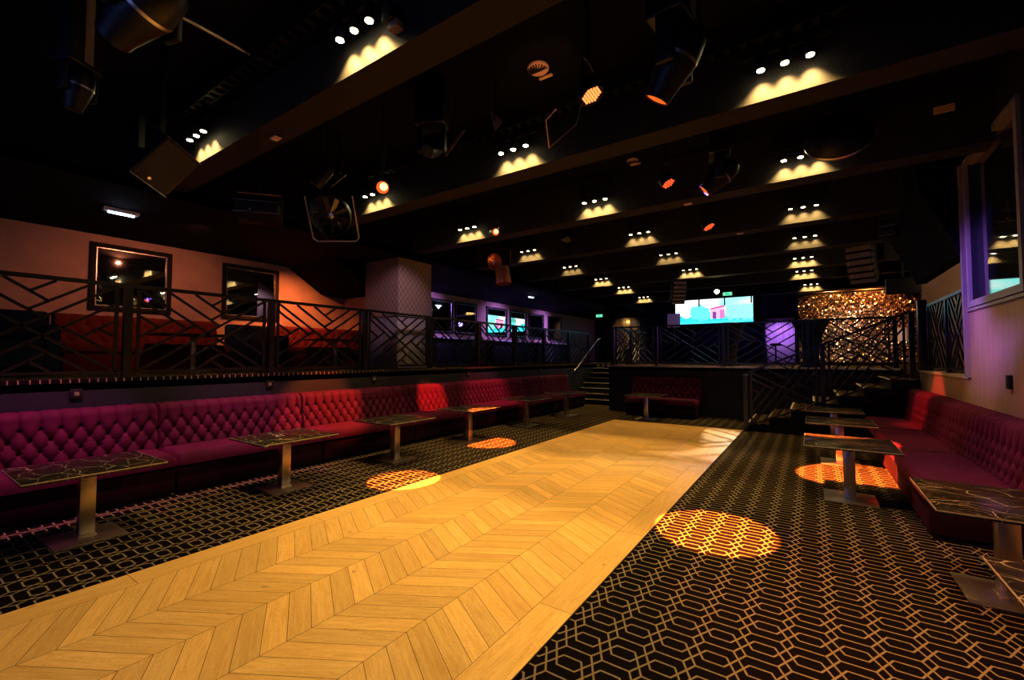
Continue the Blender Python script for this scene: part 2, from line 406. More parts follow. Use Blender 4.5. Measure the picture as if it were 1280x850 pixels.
# ------------------------------------------------------------------ parquet
def parquet():
    X = [-3.69, -3.213, -2.757, -2.305, -1.845, -1.395]
    off = [.265, 0, .265, 0, .265, 0]; A0 = 1.152; P = .1393; y_lo, y_hi = -1.2, 9.87; g = .0016
    me_v = []; me_f = []; uvs = []; tones = []
    def clip(poly, lo, hi):
        for sgn, lim in ((1, lo), (-1, -hi)):
            res = []
            for i in range(len(poly)):
                a, b = poly[i], poly[(i+1) % len(poly)]
                da, db = sgn*a[1]-lim, sgn*b[1]-lim
                if da >= 0: res.append(a)
                if (da >= 0) != (db >= 0):
                    t = da/(da-db); res.append((a[0]+(b[0]-a[0])*t, a[1]+(b[1]-a[1])*t))
            poly = res
            if len(poly) < 3: return []
        return poly
    def face(poly, d, z=.009):
        o = len(me_v); tn = random.uniform(.80, 1.06); wm = random.uniform(-.02, .02); ro = (random.uniform(0, 50), random.uniform(0, 50))
        for p in poly: me_v.append((p[0], p[1], z))
        me_f.append(list(range(o, o+len(poly))))
        for p in poly:
            uvs.append((p[0]*d[0]+p[1]*d[1]+ro[0], -p[0]*d[1]+p[1]*d[0]+ro[1]))
            tones.append((tn*(1+wm), tn, tn*(1-wm*1.5), 1))
    for sidx in range(5):
        xa, xb = X[sidx], X[sidx+1]; oa, ob = off[sidx], off[sidx+1]
        L = math.hypot(xb-xa, ob-oa); d = ((xb-xa)/L, (ob-oa)/L)
        k = -20
        while A0+k*P < y_hi+.3:
            y = A0+k*P
            poly = [(xa+g, y+oa+g), (xb-g, y+ob+g), (xb-g, y+ob+P-g), (xa+g, y+oa+P-g)]
            poly = clip(poly, y_lo, y_hi)
            if poly: face(poly, d)
            k += 1
    # border boards
    for x0, x1, j0 in ((-3.905, -3.69, 1.058-1.34*2), (-1.395, -1.177, 1.01-1.34*2)):
        y = j0
        while y < 10.09:
            a, b = max(y, y_lo), min(y+1.34, 10.09)
            if b-a > .02: face([(x0, a+g), (x1-g if x0 < -3 else x1, a+g), (x1-g if x0 < -3 else x1, b-g), (x0+(g if x0 > -3 else 0), b-g)], (0, 1))
            y += 1.34
    x = -3.69
    while x < -1.4:
        face([(x+g, 9.87+g), (min(x+1.15, -1.395)-g, 9.87+g), (min(x+1.15, -1.395)-g, 10.09), (x+g, 10.09)], (1, 0)); x += 1.15
    me = bpy.data.meshes.new('dance_floor'); me.from_pydata(me_v, [], me_f)
    uvl = me.uv_layers.new(name='UVMap'); ca = me.color_attributes.new('tone', 'FLOAT_COLOR', 'CORNER')
    # from_pydata keeps the loop order of me_f
    uvl = me.uv_layers['UVMap']; ca = me.color_attributes['tone']
    for f in me.polygons:
        for li in f.loop_indices:
            vi = me.loops[li].vertex_index
            uvl.data[li].uv = uvs[vi]; ca.data[li].color = tones[vi]
    me.materials.append(M['wood'])
    o = bpy.data.objects.new('dance_floor', me); COL.objects.link(o)
    tag(o, 'golden oak chevron parquet dance floor with plank border, set in the carpet', 'dance floor')
    MB().box(-3.908, -1.174, -1.2, 10.093, .0005, .0075).build('underlay', M['gap'], o)
parquet()

# ------------------------------------------------------------------ banquettes
def tufted(W, H0, H1, T0, T1, dx, nrow, puff=.042, roll=.055, nx_per=12):
    """buttoned backrest, back plane y=0, front towards -y; returns MB"""
    prof = []   # (y, z, ny, nz, s)
    n1 = 46; s = 0
    fh = H1-roll-H0; ang = math.atan2(T0-T1, fh)
    for i in range(n1+1):
        t = i/n1; prof.append((-(T0+(T1-T0)*t), H0+fh*t, -math.cos(ang), math.sin(ang), t*fh))
    for i in range(1, 13):
        a = PI/2*i/12; rr = roll
        prof.append((-T1+rr*(1-math.cos(a))*1.0, H1-roll+rr*math.sin(a), -math.cos(a), math.sin(a), fh+rr*a))
    sb = prof[-1][4]
    prof.append((-.005, H1, 0, 1, sb+max(T1-roll, .02)))
    prof.append((0, H1-.01, 0, 0, sb+1)); prof.append((0, H0, 0, 0, sb+2))
    ncol = max(1, round(W/dx)); dx = W/ncol; dz = (fh*.93)/nrow
    stop = dz*(nrow-.15)
    nx = ncol*nx_per
    vs = []; fs = []
    for i in range(nx+1):
        x = -W/2+W*i/nx; e = min(i, nx-i)/nx*W; r = .03
        endp = 1-math.sqrt(max(0, 1-(1-min(e, r)/r)**2)) if e < r else 0
        for (y, z, ny, nz, s) in prof:
            a = x/dx+(.5 if ncol % 2 else 0); bb = (s-dz*.55)/dz
            last = nrow-1
            if bb <= last:
                u = a+bb/2; v = a-bb/2
                h = (abs(math.sin(PI*u))*abs(math.sin(PI*v)))**.42
                ru = (u-round(u)); rv = (v-round(v)); rr = math.hypot((ru+rv)/2*dx, (ru-rv)*dz)
                h -= .9*math.exp(-(rr/.016)**2)
            else:
                ph = a+(last % 2)*.5
                h = (abs(math.sin(PI*ph)))**.45
                t = min(1, (bb-last)/1.6); h = h*(1-t*.75)+t*.75
                rr = math.hypot((ph-round(ph))*dx, (bb-last)*dz); h -= .9*math.exp(-(rr/.016)**2)
            dd = puff*h-endp*.03
            vs.append((x-(math.copysign(endp*.0, x)), y+ny*dd, z+nz*dd))
    m = len(prof)
    for i in range(nx):
        for j in range(m-1):
            fs.append((i*m+j, (i+1)*m+j, (i+1)*m+j+1, i*m+j+1))
        fs.append((i*m+m-1, (i+1)*m+m-1, (i+1)*m, i*m))
    fs.append(tuple(range(m))); fs.append(tuple(reversed([nx*m+j for j in range(m)])))
    mb = MB(); mb.add(vs, fs, True); return mb

def seat_mb(W, D, z0, z1):
    """slightly crowned cushion"""
    bm = bmesh.new(); bmesh.ops.create_grid(bm, x_segments=24, y_segments=12, size=.5)
    vs = []; fs = []
    n, m = 28, 14
    mb = MB()
    def h(u, v):
        e = min(u, 1-u)*W; f = min(v, 1-v)*D; r = .045
        k = lambda q: 1 if q > r else math.sqrt(max(0, 1-(1-q/r)**2))
        return k(e)*k(f)
    for i in range(n+1):
        u = .5-.5*math.cos(PI*i/n)
        for j in range(m+1):
            v = .5-.5*math.cos(PI*j/m)
            kk = h(u, v)
            vs.append((-W/2+W*u, -D+(D-.12)*v, z0+.035+(z1-z0-.035)*kk+.012*math.sin(PI*u)*math.sin(PI*v)))
    o = len(vs)
    for i in range(n+1):
        u = .5-.5*math.cos(PI*i/n)
        for j in range(m+1):
            v = .5-.5*math.cos(PI*j/m); vs.append((-W/2+W*u, -D+(D-.12)*v, z0))
    k = m+1
    for i in range(n):
        for j in range(m):
            fs.append((i*k+j, (i+1)*k+j, (i+1)*k+j+1, i*k+j+1)); fs.append((o+i*k+j+1, o+(i+1)*k+j+1, o+(i+1)*k+j, o+i*k+j))
    for i in range(n):
        fs.append((i*k, o+i*k, o+(i+1)*k, (i+1)*k)); fs.append((i*k+m, (i+1)*k+m, o+(i+1)*k+m, o+i*k+m))
    for j in range(m):
        fs.append((j, j+1, o+j+1, o+j)); fs.append((n*k+j, o+n*k+j, o+n*k+j+1, n*k+j+1))
    bm.free(); mb.add(vs, fs, True); return mb

def make_banquette(W, label, group, D=.77):
    t = thing('banquette', label, 'sofa', group=group)
    tufted(W, .40, .92, .20, .135, .142, 4).build('backrest', M['velvet'], t)
    seat_mb(W, D, .325, .455).build('seat', M['velvet'], t)
    b = MB(); b.rbox(-W/2+.006, W/2-.006, -D+.025, -.12, .05, .322, .012, 2); b.build('base', M['velvet_shaded'], t)
    MB().box(-W/2+.03, W/2-.03, -D+.06, -.14, 0, .05).build('plinth', M['black'], t)
    return t
GL = 'burgundy banquettes along the left platform wall'
labs = ['burgundy tufted banquette at the left edge of the photo, behind the nearest left table',
        'purple-red tufted banquette behind the second left table, second from the left edge',
        'tufted banquette with orange light on its near end, third along the left wall',
        'tufted banquette lit red-orange in its middle, fourth along the left wall',
        'dark red tufted banquette fifth along the left wall, behind the fifth left table',
        'tufted banquette sixth along the left wall, next to last before the stairs',
        'last tufted banquette of the left row, its rounded end beside the stairs']
c0 = [(.20, 1.93), (1.945, 3.66), (3.675, 5.39), (5.405, 7.13), (7.145, 8.87), (8.885, 10.6), (10.615, 12.33)]
b0 = None
for (a, b), lb in zip(c0, labs):
    if b0 is None:
        b0 = make_banquette(1.72, lb, GL); r = b0; r.location = (XP+.012, (a+b)/2, 0); r.rotation_euler = (0, 0, PI/2)
    else: r = dup(b0, (XP+.012, (a+b)/2, 0), PI/2, lb)
GR = 'burgundy banquettes along the right wall'
for (a, b), lb in zip([(4.94, 6.66), (6.67, 8.39), (8.40, 10.09)],
        ['nearest purple tufted banquette on the right wall, cut by the right edge of the photo',
         'middle purple tufted banquette on the right wall, beside the table with the lit top',
         'farthest banquette on the right wall, lit red, next to the right stairs']):
    r = dup(b0, (XR-.012, (a+b)/2, 0), -PI/2, lb); r['group'] = GR
    if b < 10.095 and a > 8.3: r.scale = (.98, 1, 1)
r = dup(b0, (-3.15, YS-.01, 0), 0, 'dark tufted banquette against the stage front wall, behind the far table'); del r['group']

# ------------------------------------------------------------------ lounge tables
def make_table(label, group):
    t = thing('lounge_table', label, 'table', group=group)
    MB().rbox(-.39, .39, -.43, .43, .566, .59, .004, 2).build('tabletop', M['marble'], t)
    f = MB()
    for a, b, c, d in ((-.392, .392, -.432, -.428), (-.392, .392, .428, .432), (-.392, -.388, -.43, .43), (.388, .392, -.43, .43)): f.box(a, b, c, d, .581, .5885)
    f.build('edge_trim', M['trimsteel'], t)
    MB().rbox(-.05, .05, -.05, .05, .014, .556, .004, 2).build('column', M['steel'], t)
    MB().rbox(-.16, .16, -.16, .16, .554, .566, .003, 2).build('mounting_plate', M['plate'], t)
    MB().rbox(-.225, .225, -.225, .225, 0, .014, .003, 2).build('base_plate', M['plate'], t)
    MB().rbox(-.06, .06, -.06, .06, .0141, .03, .003, 2).build('collar', M['plate'], t)
    return t
GT = 'marble-topped tables in front of the left banquettes'
t0 = make_table('nearest left table, black veined marble top at the left edge of the photo', GT)
t0.location = (-5.04, 1.08, 0)
for y, x, lb in ((2.76, -5.05, 'second marble-topped table of the left row, counted from the camera'),
                 (4.42, -5.08, 'third marble table of the left row, just left of the orange floor spots'),
                 (6.12, -5.10, 'fourth marble table of the left row, beside the orange spot on the carpet'),
                 (8.20, -5.20, 'fifth marble table of the left row'),
                 (10.15, -5.22, 'last marble table of the left row, next to the stairs')):
    dup(t0, (x, y, 0), 0, lb)
GT2 = 'marble-topped tables in front of the right banquettes'
for x, y, lb in ((.31, 5.92, 'marble table with greenish-orange lit top, nearest of the three lined up on the right'),
                 (.31, 7.80, 'marble table with orange lit top, second of the three lined up on the right'),
                 (.30, 9.42, 'marble table farthest of the three lined up by the right stairs'),
                 (.99, 4.05, 'black marble table with white veins at the right edge, near the end of the banquette'),
                 (1.02, 2.47, 'marble table cut off in the lower right corner of the photo')):
    r = dup(t0, (x, y, 0), 0, lb); r['group'] = GT2
r = dup(t0, (-3.3, 10.62, 0), 0, 'table standing in front of the dark stage banquette, at the far end of the parquet'); del r['group']

# ------------------------------------------------------------------ railings
PAT = [((0,1),(.5,.5)), ((.5,.5),(1,0)), ((0,0),(.5,.5)), ((.5,.5),(1,1)), ((.2,1),(.6,.6)), ((.4,1),(.625,.775)), ((.525,.675),(.85,1)), ((.53,.87),(.66,1)),
       ((0,.88),(.345,.535)), ((0,.2),(.4,.6)), ((0,.68),(.135,.545)), ((0,.41),(.235,.645)),
       ((.2,0),(.6,.4)), ((.4,0),(.625,.225)), ((.525,.325),(.85,0)), ((.53,.13),(.66,0)),
       ((.6,.4),(1,.8)), ((.7,.5),(1,.2)), ((.8,.4),(1,.6)), ((.9,.5),(1,.4))]
def railing(label, p0, p1, posts, group=None, htop=1.08, z0=PZ, z1=None, pw=.075, name='railing', flip=False, pat_w=.028, post_drop=0, bot=.07):
    """posts: parameters 0..1 along p0->p1; z0,z1 floor heights at the two ends"""
    if z1 is None: z1 = z0
    t = thing(name, label, 'railing', (p0[0], p0[1], z0), group=group)
    d = Vector((p1[0]-p0[0], p1[1]-p0[1], 0)); L = d.length; dn = d.normalized(); nrm = Vector((-dn.y, dn.x, 0))
    def pt(s, h): return Vector((dn.x*s*L, dn.y*s*L, (z1-z0)*s+h))
    MB().bar(pt(posts[0], htop-.02), pt(posts[-1], htop-.02), .05, .042, nrm if False else (0,0,1)).build('top_rail', M['rail'], t)
    for s in posts:
        m = MB(); q = pt(s, 0)
        mtx = Matrix.Translation(q) @ Matrix.Rotation(math.atan2(dn.y, dn.x), 4, 'Z')
        m.box(-pw/2, pw/2, -pw/2, pw/2, .006-post_drop, htop-.042, mtx); m.box(-.08, .08, -.06, .06, .0-post_drop, .009-post_drop, mtx)
        m.build('post', M['rail'], t)
    for a, b in zip(posts[:-1], posts[1:]):
        g = .10/L; a2, b2 = a+g, b-g
        if (b2-a2)*L < .25: continue
        m = MB()
        lo, hi = bot, htop-.045
        m.bar(pt(a2, lo), pt(a2, hi+.02), .022, .034, dn); m.bar(pt(b2, lo), pt(b2, hi+.02), .022, .034, dn)
        m.bar(pt(a+.0, lo), pt(b, lo), .022, .03)
        for (u0, v0), (u1, v1) in PAT:
            if flip: u0, u1 = 1-u0, 1-u1
            P0 = pt(a2+(b2-a2)*u0, lo+(hi-lo)*v0); P1 = pt(a2+(b2-a2)*u1, lo+(hi-lo)*v1)
            m.bar(P0, P1, .018, pat_w)
        m.build('lattice_panel', M['rail'], t)
    return t
ys = [-1.6, .05, 1.69, 3.32, 4.95, 6.55, 8.15, 9.7, 11.25, 12.85, 14.4]
L = ys[-1]-ys[0]
railing('long black metal railing with chevron lattice along the edge of the left gallery', (XP-.06, ys[0]), (XP-.06, ys[-1]), [(y-ys[0])/L for y in ys])
xs = [-4.64, -3.42, -1.78, -.05, 1.44]; L = xs[-1]-xs[0]
railing('black chevron lattice railing along the stage front', (xs[0], YS+.07), (xs[-1], YS+.07), [(x-xs[0])/L for x in xs])
ys = [11.99, 13.45, 14.9]
railing('black lattice railing running back along the stairwell beside the stage', (-4.66, 12.06), (-4.66, 14.9), [0, .5, 1.], pw=.05)
ys = [7.36, 8.35, 9.36]
railing('purple-lit lattice railing on the ledge beside the booth', (XR+.07, 7.4), (XR+.07, 9.7), [0, .5, 1.], pw=.05, z0=PZ+.012)
# stair railing (right stairs)
railing('sloping black lattice handrail of the right stairs', (-1.11, 10.045), (1.43, 10.045), [0, .507, 1], z0=.08, z1=1.20, htop=1.1, name='stair_railing', bot=.02, post_drop=.08)
o = MB().rbox(XR-.02, XR+.10, 10.0, 10.12, PZ+.012, 2.46, .006).build('newel_post', M['rail']); tag(o, 'thick black post at the top of the right stairs', 'post')
hb = thing('handrail', 'bright metal handrail rising beside the left stairs', 'handrail', (-6.36, 12.95, 0))
MB().tube([(0, 0, 1.03), (0, .25, 1.17), (0, 1.95, 2.14), (0, 2.15, 2.16)], .019).build('grip_tube', M['silver'], hb)
MB().tube([(0, .3, 1.19), (-.09, .3, 1.12)], .01).build('bracket', M['silver'], hb)
MB().tube([(0, 1.9, 2.11), (0, 1.9, 1.26)], .014).build('support', M['rail'], hb)

# ------------------------------------------------------------------ stairs
def stairs(name, label, n, make):
    t = thing(name, label, 'stairs'); st = MB(); nz = MB(); tr = MB()
    for i in range(n): make(i, st, tr, nz)
    st.build('steps', M['black'], t); tr.build('carpet_treads', M['carpet'], t); nz.build('nosing', M['nosing'], t); return t
RZ = PZ/8
def mkR(i, st, tr, nz):
    x = -1.1+.374*i; st.box(x+.01, 1.525, 10.12, YS-.005, RZ*i, RZ*(i+1)-.012)
    tr.box(x-.005, x+.374, 10.10, YS-.005, RZ*(i+1)-.012, RZ*(i+1)); nz.box(x-.012, x+.02, 10.098, YS-.006, RZ*(i+1)-.012, RZ*(i+1)+.002)
stairs('carpeted_stairs', 'carpeted stairs climbing right behind the sloping black handrail, beside the stage', 7, mkR)
def mkL(i, st, tr, nz):
    y = 12.96+.28*i; st.box(XP+.01, -4.75, y+.01, 14.9, RZ*i, RZ*(i+1)-.012)
    tr.box(XP+.01, -4.75, y-.005, y+.28, RZ*(i+1)-.012, RZ*(i+1)); nz.box(XP+.01, -4.75, y-.012, y+.012, RZ*(i+1)-.012, RZ*(i+1)+.002)
stairs('carpeted_stairs', 'carpeted stairs with pale nosings between the left banquettes and the stage', 7, mkL)

# ------------------------------------------------------------------ ceiling spotlights
def spot_group(label, x, y, near):
    t = thing('triple_spotlight', label, 'spotlight', (x, y-.10, 3.80), group='triple ceiling spotlights on the beams')
    MB().box(-.30, .30, -.015, .015, .12, .15).box(-.25, -.23, -.01, .01, .15, .40).box(.23, .25, -.01, .01, .15, .40).build('track', M['black'], t)
    hd = MB().lathe([(.022, .12), (.034, .11), (.036, .015), (.033, .004)]); h = None
    for k in (-1, 0, 1):
        if h is None: h = hd.build('lamp_head', M['blacksat'], t); h.location = (k*.165, 0, 0)
        else:
            h = h.copy(); COL.objects.link(h); h.location = (k*.165, 0, 0)
        ln = MB().lathe([(.001, -.004), (.027, -.002), (.027, .003)], n=16).build('lens', M['lamp' if near else 'lamp_far'], h)
        l = light('SPOT', (x+k*.165, y-.10, 3.785), (1, .63, .17), POW*{6.1: .85, 8.15: .38, 10.18: .15}.get(y, 1.05 if y < 12 else .8), to=(x+k*.165, y-.095, 0), size=.015, spot=112, blend=.7, name='spotlight_beam')
        l.parent = t; l.matrix_parent_inverse = Matrix.Translation((-x, -(y-.10), -3.80))
        l = light('SPOT', (x+k*.165, y-.10, 3.785), (1, .60, .18), POW*{8.15: .6, 10.18: .45}.get(y, 1.1), to=(x+k*.165, y+.01, 3.60), size=.012, spot=86, blend=.95, name='added_face_spot')  # extra spot at each lamp, added to brighten the beam face
        l.parent = t; l.matrix_parent_inverse = Matrix.Translation((-x, -(y-.10), -3.80))
    return t
POW = 60.
ordn = ['first', 'second', 'third', 'fourth', 'fifth', 'sixth', 'seventh', 'eighth']
cols = {'left': (-5.25, -5.1, -5.05, -5.05, -5.05, -5.1, -5.1, -5.3), 'middle': (-2.6,)*8, 'right': (-.1, -.12, -.05, -.05, -.05, -.1, -.1, .05)}
for i, y in enumerate(BY):
    for cn in ('left', 'middle', 'right'):
        if (i >= 6 and cn == 'middle'): continue
        x = cols[cn][i]
        if i == 1 and cn == 'middle': x = -2.69
        if i == 0 and cn == 'middle': x = -2.62
        spot_group('row of three warm spotlights on the %s beam from the camera, %s row' % (ordn[i], cn), x, y, i < 3)
# perforated cable trays beside the beams
for i, lb in ((0, 'perforated cable tray along the nearest beam'), (1, 'perforated cable tray along the second beam')):
    y = BY[i]-.22; m = MB()
    x = -6.3
    m.bar((-6.4, y, 4.02), (1.4, y, 4.02), .01, .05)
    m.bar((-6.4, y+.09, 4.02), (1.4, y+.09, 4.02), .01, .05)
    while x < 1.3: m.box(x, x+.05, y, y+.09, 3.995, 4.0); x += .12
    for xx in (-5.5, -3.6, -1.4, .9): m.box(xx, xx+.02, y+.03, y+.05, 4.02, 4.2)
    tag(m.build('cable_tray', M['blacksat']), lb, 'cable tray')
# ------------------------------------------------------------------ left gallery
def wall_mirror(label, y0, y1, z0, z1, fr=.075, group=None):
    t = thing('wall_mirror', label, 'mirror', (XW, (y0+y1)/2, z0), group=group)
    h = (y1-y0)/2; H = z1-z0; m = MB()
    for a in ((-h, h, 0, fr), (-h, h, H-fr, H), (-h, -h+fr, fr, H-fr), (h-fr, h, fr, H-fr)):
        m.rbox(.002, .045, a[0], a[1], a[2], a[3], .006, 2)
    m.build('frame', M['black'], t)
    m = MB(); g = fr+.014
    for a in ((-h+fr, h-fr, fr, g), (-h+fr, h-fr, H-g, H-fr), (-h+fr, -h+g, g, H-g), (h-g, h-fr, g, H-g)): m.box(.004, .034, *a)
    m.build('silver_bead', M['silver'], t)
    MB().box(.004, .016, -h+g, h-g, g, H-g).build('mirror_glass', M['mirror'], t)
    return t
wall_mirror('large square black framed mirror on the orange-lit left wall, nearer of the two', 2.01, 3.12, 2.27, 3.385)
wall_mirror('square black framed mirror on the left wall, nearest to the pillar', 3.96, 5.08, 2.27, 3.385)
for i, (a, b) in enumerate([(9.75, 10.80), (10.89, 12.02), (12.6, 13.88), (14.1, 15.27), (15.5, 16.72), (17.1, 18.36)]):
    wall_mirror(['first', 'second', 'third', 'fourth', 'fifth', 'sixth'][i]+' mirror right of the pillar in the row on the purple-lit wall', a, b, 2.25, 3.33, .06, 'mirrors in a row on the far left wall')

struct('dark_strip_left', MB().box(XW+.001, XW+.03, -3, 6.7, PZ, PZ+.42), M['black'])  # dark strip added to darken the lower wall behind the seats
def make_sofa(W, label, mat, group, arms=True):
    t = thing('gallery_sofa', label, 'sofa', group=group)
    tufted(W, .42, .86, .16, .12, .17, 3, puff=.02, nx_per=8).build('backrest', M[mat], t)
    seat_mb(W-.02, .68, .32, .44).build('seat', M[mat], t)
    MB().rbox(-W/2+.02, W/2-.02, -.66, -.06, .03, .318, .012).build('base', M[mat], t)
    if arms:
        for s in (-1, 1): MB().rbox(min(s*W/2, s*(W/2+.14)), max(s*W/2, s*(W/2+.14)), -.70, -.02, .02, .70, .04).build('armrest', M[mat], t)
    return t
GS = 'red sofas on the left gallery'
s0 = make_sofa(2.12, 'red tufted sofa under the nearer mirror on the left gallery', 'red_velvet', GS, False); s0.location = (-9.12, 2.56, PZ); s0.rotation_euler = (0, 0, PI/2)
dup(s0, (-9.12, 5.68, PZ), PI/2, 'red tufted sofa on the left gallery, between the farther mirror and the pillar')
def armchair(label, mat='navy_fabric'):
    t = thing('armchair', label, 'armchair', group='navy armchairs on the left gallery')
    MB().rbox(-.42, .42, -.18, .0, .06, .84, .06, 4).build('backrest', M[mat], t)
    MB().rbox(-.30, .30, -.72, -.14, .10, .45, .05, 4).build('seat', M[mat], t)
    for s in (-1, 1): MB().rbox(min(s*.29, s*.43), max(s*.29, s*.43), -.74, -.08, .06, .64, .045, 4).build('armrest', M[mat], t)
    for x in (-.3, .3):
        for y in (-.66, -.08): MB().lathe([(.015, 0), (.022, .1)], Matrix.Translation((x, y, 0)), 10).build('leg', M['black'], t)
    return t
a0 = armchair('dark navy armchair between the two red sofas on the left gallery'); a0.location = (-8.95, 4.12, PZ); a0.rotation_euler = (0, 0, PI*.5)
dup(a0, (-8.5, .95, PZ), PI*.5, 'dark navy armchair at the left edge of the photo, left of the red sofa')
def gallery_table(label, h=.60, top='blacksat', col='steel', r=.34, grp='dark tables on the left gallery', w=None):
    t = thing('gallery_table', label, 'table', group=grp)
    MB().rbox(-r, r, -(w or r), (w or r), h-.03, h, .006, 2).build('tabletop', M[top], t)
    MB().rbox(-.035, .035, -.035, .035, .02, h-.03, .004, 2).build('column', M[col], t)
    MB().rbox(-.2, .2, -.2, .2, 0, .02, .004, 2).build('base_plate', M['plate'], t)
    return t
g0 = gallery_table('dark table with a pale column in front of the nearer red sofa', w=.5); g0.location = (-8.2, 2.95, PZ)
dup(g0, (-8.2, 5.5, PZ), 0, 'dark table with a pale column in front of the farther red sofa')
for a, b, n in ((9.5, 11.9, 'first two'), (12.3, 14.9, 'middle two'), (15.3, 18.0, 'last two')):
    t = thing('wall_counter', 'dark counter with a white top below the %s far mirrors' % n, 'counter', (-9.45, (a+b)/2, PZ), group='counters along the purple wall')
    MB().rbox(-.22, .30, -(b-a)/2, (b-a)/2, 0, .79, .01).build('cabinet', M['black'], t)
    MB().rbox(-.24, .36, -(b-a)/2-.02, (b-a)/2+.02, .79, .83, .008).build('worktop', M['white'], t)
# pillar with wallpaper and fluted lower casing
p = thing('pillar', 'square pillar with diamond-patterned wallpaper behind the left railing', 'pillar', (-7.37, 6.47, PZ))
MB().box(-.52, .52, -.47, .46, 1.06, MZ-PZ-.002).build('wallpapered_shaft', M['damask'], p)
MB().rbox(-.60, .535, -.49, .48, 0, 1.06, .02).build('fluted_casing', M['flute'], p)
MB().box(-.605, .54, -.495, .485, 1.045, 1.07).build('cap_rail', M['blacksat'], p)
# cool emergency tubes on the left ceiling
for i, (x, y, lb) in enumerate(((-7.80, 1.92, 'short cool white tube light on the ceiling above the nearer mirror'), (-7.6, 12.3, 'small cool white ceiling light above the far left mirrors'))):
    t = thing('tube_light', lb, 'light', (x, y, MZ))
    MB().rbox(-.05, .05, -.19, .19, -.05, 0, .01, 2).build('housing', M['white'], t)
    MB().tube([(0, -.14, -.06), (0, .14, -.06)], .016).build('tube', M['coolwhite'], t)
    light('POINT', (x, y, MZ-.12), (.5, .65, 1), .6, size=.05)
# small black boxes on the platform face
for i, (px, lb) in enumerate(((1.27, 'behind the nearest banquette'), (3.28, 'above the seam of the third banquette'), (5.1, 'above the fourth banquette'), (7.7, 'above the fifth banquette'), (10.9, 'above the last banquette'))):
    t = thing('socket_box', 'small dark socket box on the platform face '+lb, 'socket', (XP, px, 1.06), group='socket boxes on the platform face')
    MB().rbox(.001, .028, -.05, .05, 0, .1, .006, 2).build('body', M['blacksat'], t); MB().rbox(.028, .032, -.02, .02, .03, .07, .004, 2).build('cover', M['plate'], t)

# ------------------------------------------------------------------ stage area and far end
def screen(W=3.30, H=1.22, nx=150, ny=56):
    vs = []; fs = []; cols_ = []
    def blob(u, v, cx, cy, rx, ry, k):
        n = math.sin(u*57+k)*.12+math.sin(v*83+k*2)*.12+math.sin((u+v)*131+k)*.08
        return ((u-cx)/rx)**2+((v-cy)/ry)**2 < 1+n*1.6
    for j in range(ny):
        for i in range(nx):
            u, v = (i+.5)/nx, (j+.5)/ny
            c = (.62+.3*(1-v)*0+.25*u, .78, .95)
            if v > .5: 
                w = .5+.5*math.sin(u*9+v*5+1.2*math.sin(v*11)); c = (.75+.2*w-.55*max(0, u-.5), .80+.1*w, .95)
                if u > .58: c = (.25+.35*w, .85, .78)
            if v < .30+.06*math.sin(u*31): c = (.02, .55+.15*math.sin(u*80), .55)
            if blob(u, v, .33, .45, .13, .30, 1) or blob(u, v, .42, .33, .07, .16, 3): c = (.10, .66+.2*math.sin(i*5.3+j*3.7), .66)
            if blob(u, v, .77, .40, .13, .26, 5) or blob(u, v, .93, .42, .10, .30, 8): c = (.22, .78+.2*math.sin(i*4.9+j*7.1), .62)
            if blob(u, v, .10, .12, .13, .12, 2): c = (.02, .60, .60)
            if .46 < u < .68 and .28 < v < .30: c = (.5, .12, .30)
            if .475 < u < .655 and .20 < v < .60+.10*(u-.475)/.18:
                c = (.92, .36, .50)
                if v > .54+.1*(u-.475)/.18: c = (.45, .05, .22)
                if abs(u-.525) < .022 and v < .44: c = (.16, .04, .22)
                if abs(u-.525) < .022 and v < .47 and ((u-.525)/.022)**2+((v-.42)/.05)**2 < 1: c = (.16, .04, .22)
                if u > .59: c = (.50, .14, .38) if v < .52 else c
            if v < .10: c = (.05, .75, .85)
            cols_.append((*[max(0, min(1, q)) for q in c], 1))
    for j in range(ny+1):
        for i in range(nx+1): vs.append((-W/2+W*i/nx, 0, H*j/ny))
    k = nx+1
    for j in range(ny):
        for i in range(nx): fs.append((j*k+i, j*k+i+1, (j+1)*k+i+1, (j+1)*k+i))
    me = bpy.data.meshes.new('picture'); me.from_pydata(vs, [], fs); ca = me.color_attributes.new('pic', 'FLOAT_COLOR', 'CORNER')
    for p in me.polygons:
        for li in p.loop_indices: ca.data[li].color = cols_[p.index]
    me.materials.append(M['screen'])
    t = thing('led_screen', 'wide bright screen above the stage showing an arch among cyan trees', 'screen', (SCX, SCY, SCZ))
    MB().box(-W/2-.03, W/2+.03, .01, .12, -.03, H+.03).build('casing', M['blacksat'], t)
    o = bpy.data.objects.new('picture', me); COL.objects.link(o); o.parent = t
SCX, SCY, SCZ = -3.72, 21.98, 3.02
screen()
t = thing('hanging_bracket', 'black rod hanging in front of the bright screen, left of the arch', 'bracket', (-3.15, 16.1, 3.23))
for px_, lb in ((865, 0), (899, 1), (934, 2)): pass
MB().box(-.02, .02, -.02, .02, 0, CZ-3.23).build('rod', M['black'], t)
r = dup(t, (-2.35, 16.1, 3.22), 0, 'black rod hanging in front of the screen, over the arch')
r = dup(t, (-1.56, 16.1, 3.25), 0, 'black rod hanging in front of the right end of the screen')

